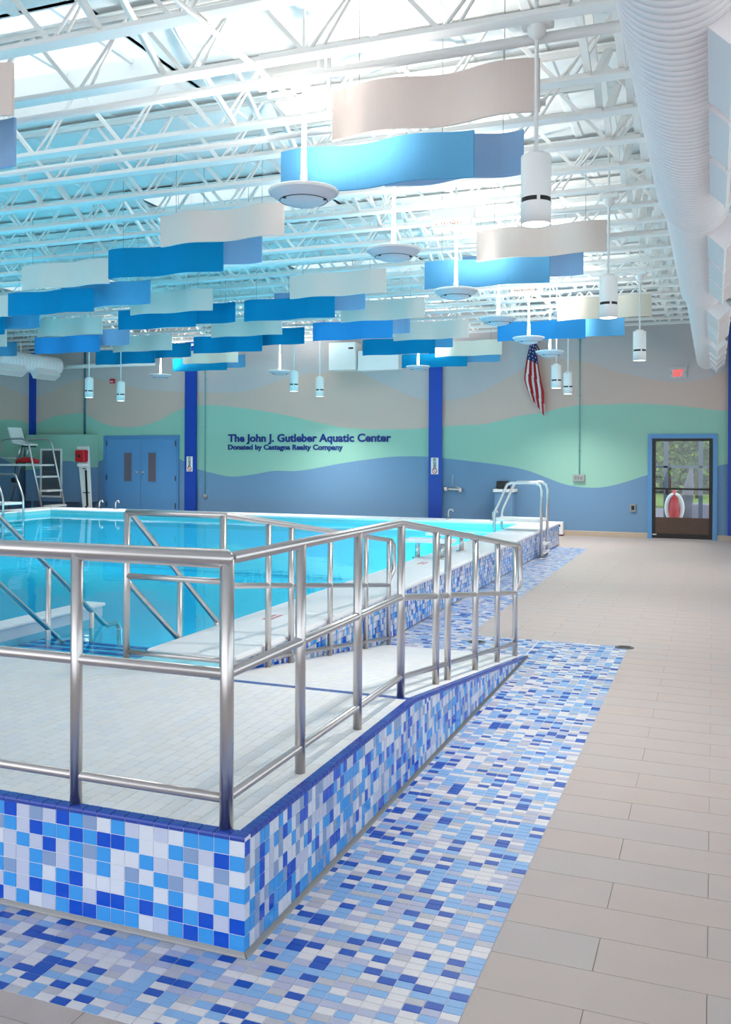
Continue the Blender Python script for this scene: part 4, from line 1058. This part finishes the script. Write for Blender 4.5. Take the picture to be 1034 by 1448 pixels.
# ------------------------------------------------------------------ ducts
def duct(name, label, xd, zd, secs, boxes, corr, side, dirn):
    t = thing(name, label, 'duct', (xd, secs[0][0], zd))
    for i, (ya, yb, r) in enumerate(secs):
        m = MB(); n = 40; prof = []
        y = ya; step = corr
        if step:
            while y < yb-.02:
                prof += [(r, y), (r, y+step*.80), (r-.0035, y+step*.86), (r-.0035, y+step*.94)]; y += step
        prof.append((r, yb))
        if not step: prof = [(r, ya)]+prof
        if i == len(secs)-1: prof += [(r*.94, yb+.03), (r*.6, yb+.05), (0, yb+.05)]
        else: prof += [((r+secs[i+1][2])/2, yb+.10), (secs[i+1][2], yb+.22)]
        if i == 0: prof = [(0, ya-.001)]+prof
        k = len(m.v)
        for r_, yy in prof:
            for j in range(n):
                a = 2*math.pi*j/n; m.v.append((xd+r_*math.cos(a), yy, zd+r_*math.sin(a)))
        for q in range(len(prof)-1):
            for j in range(n):
                j2 = (j+1) % n; m.f.append((k+q*n+j, k+(q+1)*n+j, k+(q+1)*n+j2, k+q*n+j2)); m.m.append(0); m.sm.append(abs(prof[q][0]-prof[q+1][0]) < 1e-4 or not step)
        m.build('duct_section', DUCTM, t)
    d = Vector((dirn[0], 0, dirn[1])).normalized(); e = Vector((-d.z, 0, d.x))
    if e.x < 0 and side > 0: e = -e
    for (ya, yb, r) in boxes:
        a0, a1, w = r*.6, r+(.115 if r > .25 else .15), .215
        C = Vector((xd, 0, zd)); P = lambda a, b, y: C+d*a+e*b+Vector((0, y, 0))
        m = MB(); p = [P(a0, -w/2, ya), P(a1, -w/2, ya), P(a1, w/2, ya), P(a0, w/2, ya), P(a0, -w/2, yb), P(a1, -w/2, yb), P(a1, w/2, yb), P(a0, w/2, yb)]
        m.hexa(p, 0); bx = m.build('diffuser_box', DUCTM, t)
        q = MB(); f = .018; aa = a1+.004
        for (b0, b1, y0, y1) in ((-w/2-.006, -w/2+f, ya-.006, yb+.006), (w/2-f, w/2+.006, ya-.006, yb+.006), (-w/2+f, w/2-f, ya-.006, ya+f), (-w/2+f, w/2-f, yb-f, yb+.006)):
            q.hexa([P(a1-.01, b0, y0), P(aa, b0, y0), P(aa, b1, y0), P(a1-.01, b1, y0), P(a1-.01, b0, y1), P(aa, b0, y1), P(aa, b1, y1), P(a1-.01, b1, y1)])
        q.build('diffuser_frame', WHITE, bx)
        q = MB(); b = -w/2+f+.01
        while b < w/2-f: q.hexa([P(a1, b, ya+f), P(a1+.003, b, ya+f), P(a1+.003, b+.01, ya+f), P(a1, b+.01, ya+f), P(a1, b, yb-f), P(a1+.003, b, yb-f), P(a1+.003, b+.01, yb-f), P(a1, b+.01, yb-f)]); b += .02
        q.build('grille', GRILLE, bx)
    for y in [secs[0][0]+1.5*i for i in range(int((secs[-1][1]-secs[0][0])/1.5)+1)]:
        r = [s_[2] for s_ in secs if y <= s_[1]+.01][0]
        m = MB(); m.box(xd-.012, xd+.012, y-.012, y+.012, zd+r-.002, ZC+.03); m.build('hanger', STEELW, t)
def grp(a, b, n, r, g=.09):
    s_ = (b-a)/n; return [(a+s_*i+(g if i else 0), a+s_*(i+1), r) for i in range(n)]
duct('spiral_duct', 'large white ribbed round air duct running along the right side under the joists', -.135, 3.70, [(1.6, 7.3, .272), (7.52, 11.4, .243), (11.62, 19.75, .20)],
     grp(3.95, 6.45, 3, .272)+grp(7.75, 10.45, 3, .243)+grp(11.9, 14.6, 3, .20)+grp(15.4, 19.2, 4, .20, .35), .062, 1, (.72, -.70))
duct('spiral_duct', 'white round air duct at the far left, ending before the corner', -16.0, 4.0, [(9.0, 19.3, .235)], [(16.9, 17.9, .235), (18.3, 19.1, .235)], .12, 1, (.55, -.83))

# ------------------------------------------------------------------ courtyard behind the glass door
YO = YB+.26
m = MB(); m.box(-9, 7, YO, 60, -.25, -.03); struct(m.build('floor_outside', PAVE))
m = MB(); m.box(-20, 20, 33, 60, -.03, .04); l_ = m.build('lawn', LAWN); l_['kind'] = 'stuff'; tag(l_, 'strip of sunny lawn seen through the glass door', 'lawn')
sc = thing('window_screen', 'dark mullion frame of the vestibule seen through the glass door', 'window frame', (-.6, 24, 0))
for x in (-1.55, -1.12, -.30, 1.2): m = MB(); m.box(x-.05, x+.05, 24, 24.1, 0, 3.0); m.build('mullion', mat('mullion_grey', (70, 92, 112), .5), sc)
for z in (1.48, 2.22, 2.6): m = MB(); m.box(-2.6, 1.4, 24, 24.08, z-.03, z+.03); m.build('transom', mat('mullion_grey', (70, 92, 112), .5), sc)
bp_ = thing('brick_wall', 'pinkish brick wall seen through the left part of the glass door', 'wall', (-2.0, 27, 0))
m = MB(); m.box(-3.6, -1.55, 27.02, 27.4, 0, 2.45); m.build('wall_body', mat('mortar', (206, 190, 184), .9), bp_)
m = MB(); r = 0; z = 0.01
while z < 2.38:
    x = -3.6+(.11 if r % 2 else 0)
    while x < -1.6: m.box(x, min(x+.21, -1.55), 26.99, 27.03, z, z+.065); x += .222
    z += .077; r += 1
stuff(m.build('bricks', BRICK, bp_))
low = MB(); low.bevbox(-.9, 3.2, 25.3, 25.8, -.02, .50, .03); tag(low.build('low_wall', PAVE), 'pale low wall in the courtyard behind the glass door', 'wall')
bu = thing('life_ring', 'white oval ring with red centre standing outside behind the glass door', 'ring', (-.82, 21.6, -.03))
m = MB(); n1, n2 = 32, 10
P = lambda i, j: (-.82+(.17+.045*math.cos(2*math.pi*j/n2))*math.cos(2*math.pi*i/n1), 21.6+.045*math.sin(2*math.pi*j/n2), .58+(.30+.045*math.cos(2*math.pi*j/n2))*math.sin(2*math.pi*i/n1))
for i in range(n1):
    for j in range(n2): m.poly([P(i, j), P(i+1, j), P(i+1, j+1), P(i, j+1)], 0, True)
m.build('ring', WHITE, bu)
m = MB(); m.lathe(-.82, 21.6, [(.13, -.61), (.11, -.3), (.12, -.1), (.10, .1), (.05, .28), (.03, .42), (0, .43)], 14, 0, .58); m.build('red_stand', RED, bu)
m = MB(); m.tube([(-.62, 23.2, -.03), (-.62, 23.2, .5), (-.56, 23.3, 1.0), (-.50, 23.4, 1.45)], [.14, .15, .12, .04], 10)
tag(m.build('stone_post', mat('post_grey', (92, 96, 108), .8)), 'grey tapering post outside behind the glass door', 'post')
def tree(x, y, h, rad, label, mats, n, seed):
    t = thing('garden_tree', label, 'tree', (x, y, 0)); q = random.Random(seed)
    m = MB(); m.tube([(x, y, -.03), (x+.05, y, h*.4), (x, y+.1, h*.75)], [.12, .09, .04], 8); m.build('trunk', BARK, t)
    m = MB()
    for k in range(n):
        d = Vector((q.gauss(0, 1), q.gauss(0, 1), q.gauss(0, 1))).normalized()*(q.random()**.35)
        c = Vector((x+d.x*rad, y+d.y*rad, h*.62+d.z*h*.42)); s_ = q.uniform(.07, .16)
        u = Vector((q.gauss(0, 1), q.gauss(0, 1), q.gauss(0, 1))).normalized(); v = u.orthogonal().normalized()
        m.poly([c-u*s_, c+v*s_*.5, c+u*s_, c-v*s_*.5], 0 if q.random() < .75 else 1)
    stuff(m.build('foliage', mats, t))
tree(.2, 29.5, 5.2, 1.5, 'large dark green tree filling the right of the glass door view', [LEAF, LEAF2], 2600, 1)
tree(-1.35, 30.5, 5.0, .9, 'bright yellow-green tree behind the middle of the glass door', [LEAF2, LEAF], 1500, 2)
tree(-2.6, 34, 6.5, 2.2, 'pale tree far behind the brick wall outside', [LEAF, LEAF2], 1800, 3)
tree(2.0, 34, 6.5, 2.4, 'far green tree outside at the right edge of the glass door view', [LEAF, LEAF2], 2000, 4)
tree(-.6, 40, 7.5, 2.6, 'farthest broad tree closing the view through the glass door', [LEAF, LEAF2], 2200, 5)
hd = thing('hedge', 'dense dark green hedge closing the view behind the glass door', 'hedge', (0, 44.5, 0))
m = MB(); q = random.Random(9)
for k in range(6500):
    c = Vector((q.uniform(-9, 5), 44.5+q.uniform(-.5, .5), q.uniform(.2, 6.2))); s_ = q.uniform(.12, .26)
    u = Vector((q.gauss(0, 1), q.gauss(0, .4), q.gauss(0, 1))).normalized(); v = u.orthogonal().normalized()
    m.poly([c-u*s_, c+v*s_*.6, c+u*s_, c-v*s_*.6], 0 if q.random() < .85 else 1)
stuff(m.build('foliage', [LEAF, LEAF2], hd))
m = MB(); m.box(-9, 5, 45.1, 45.2, .04, 6); m.build('hedge_core', mat('hedge_core', (40, 62, 36), .9, noise=.3), hd)
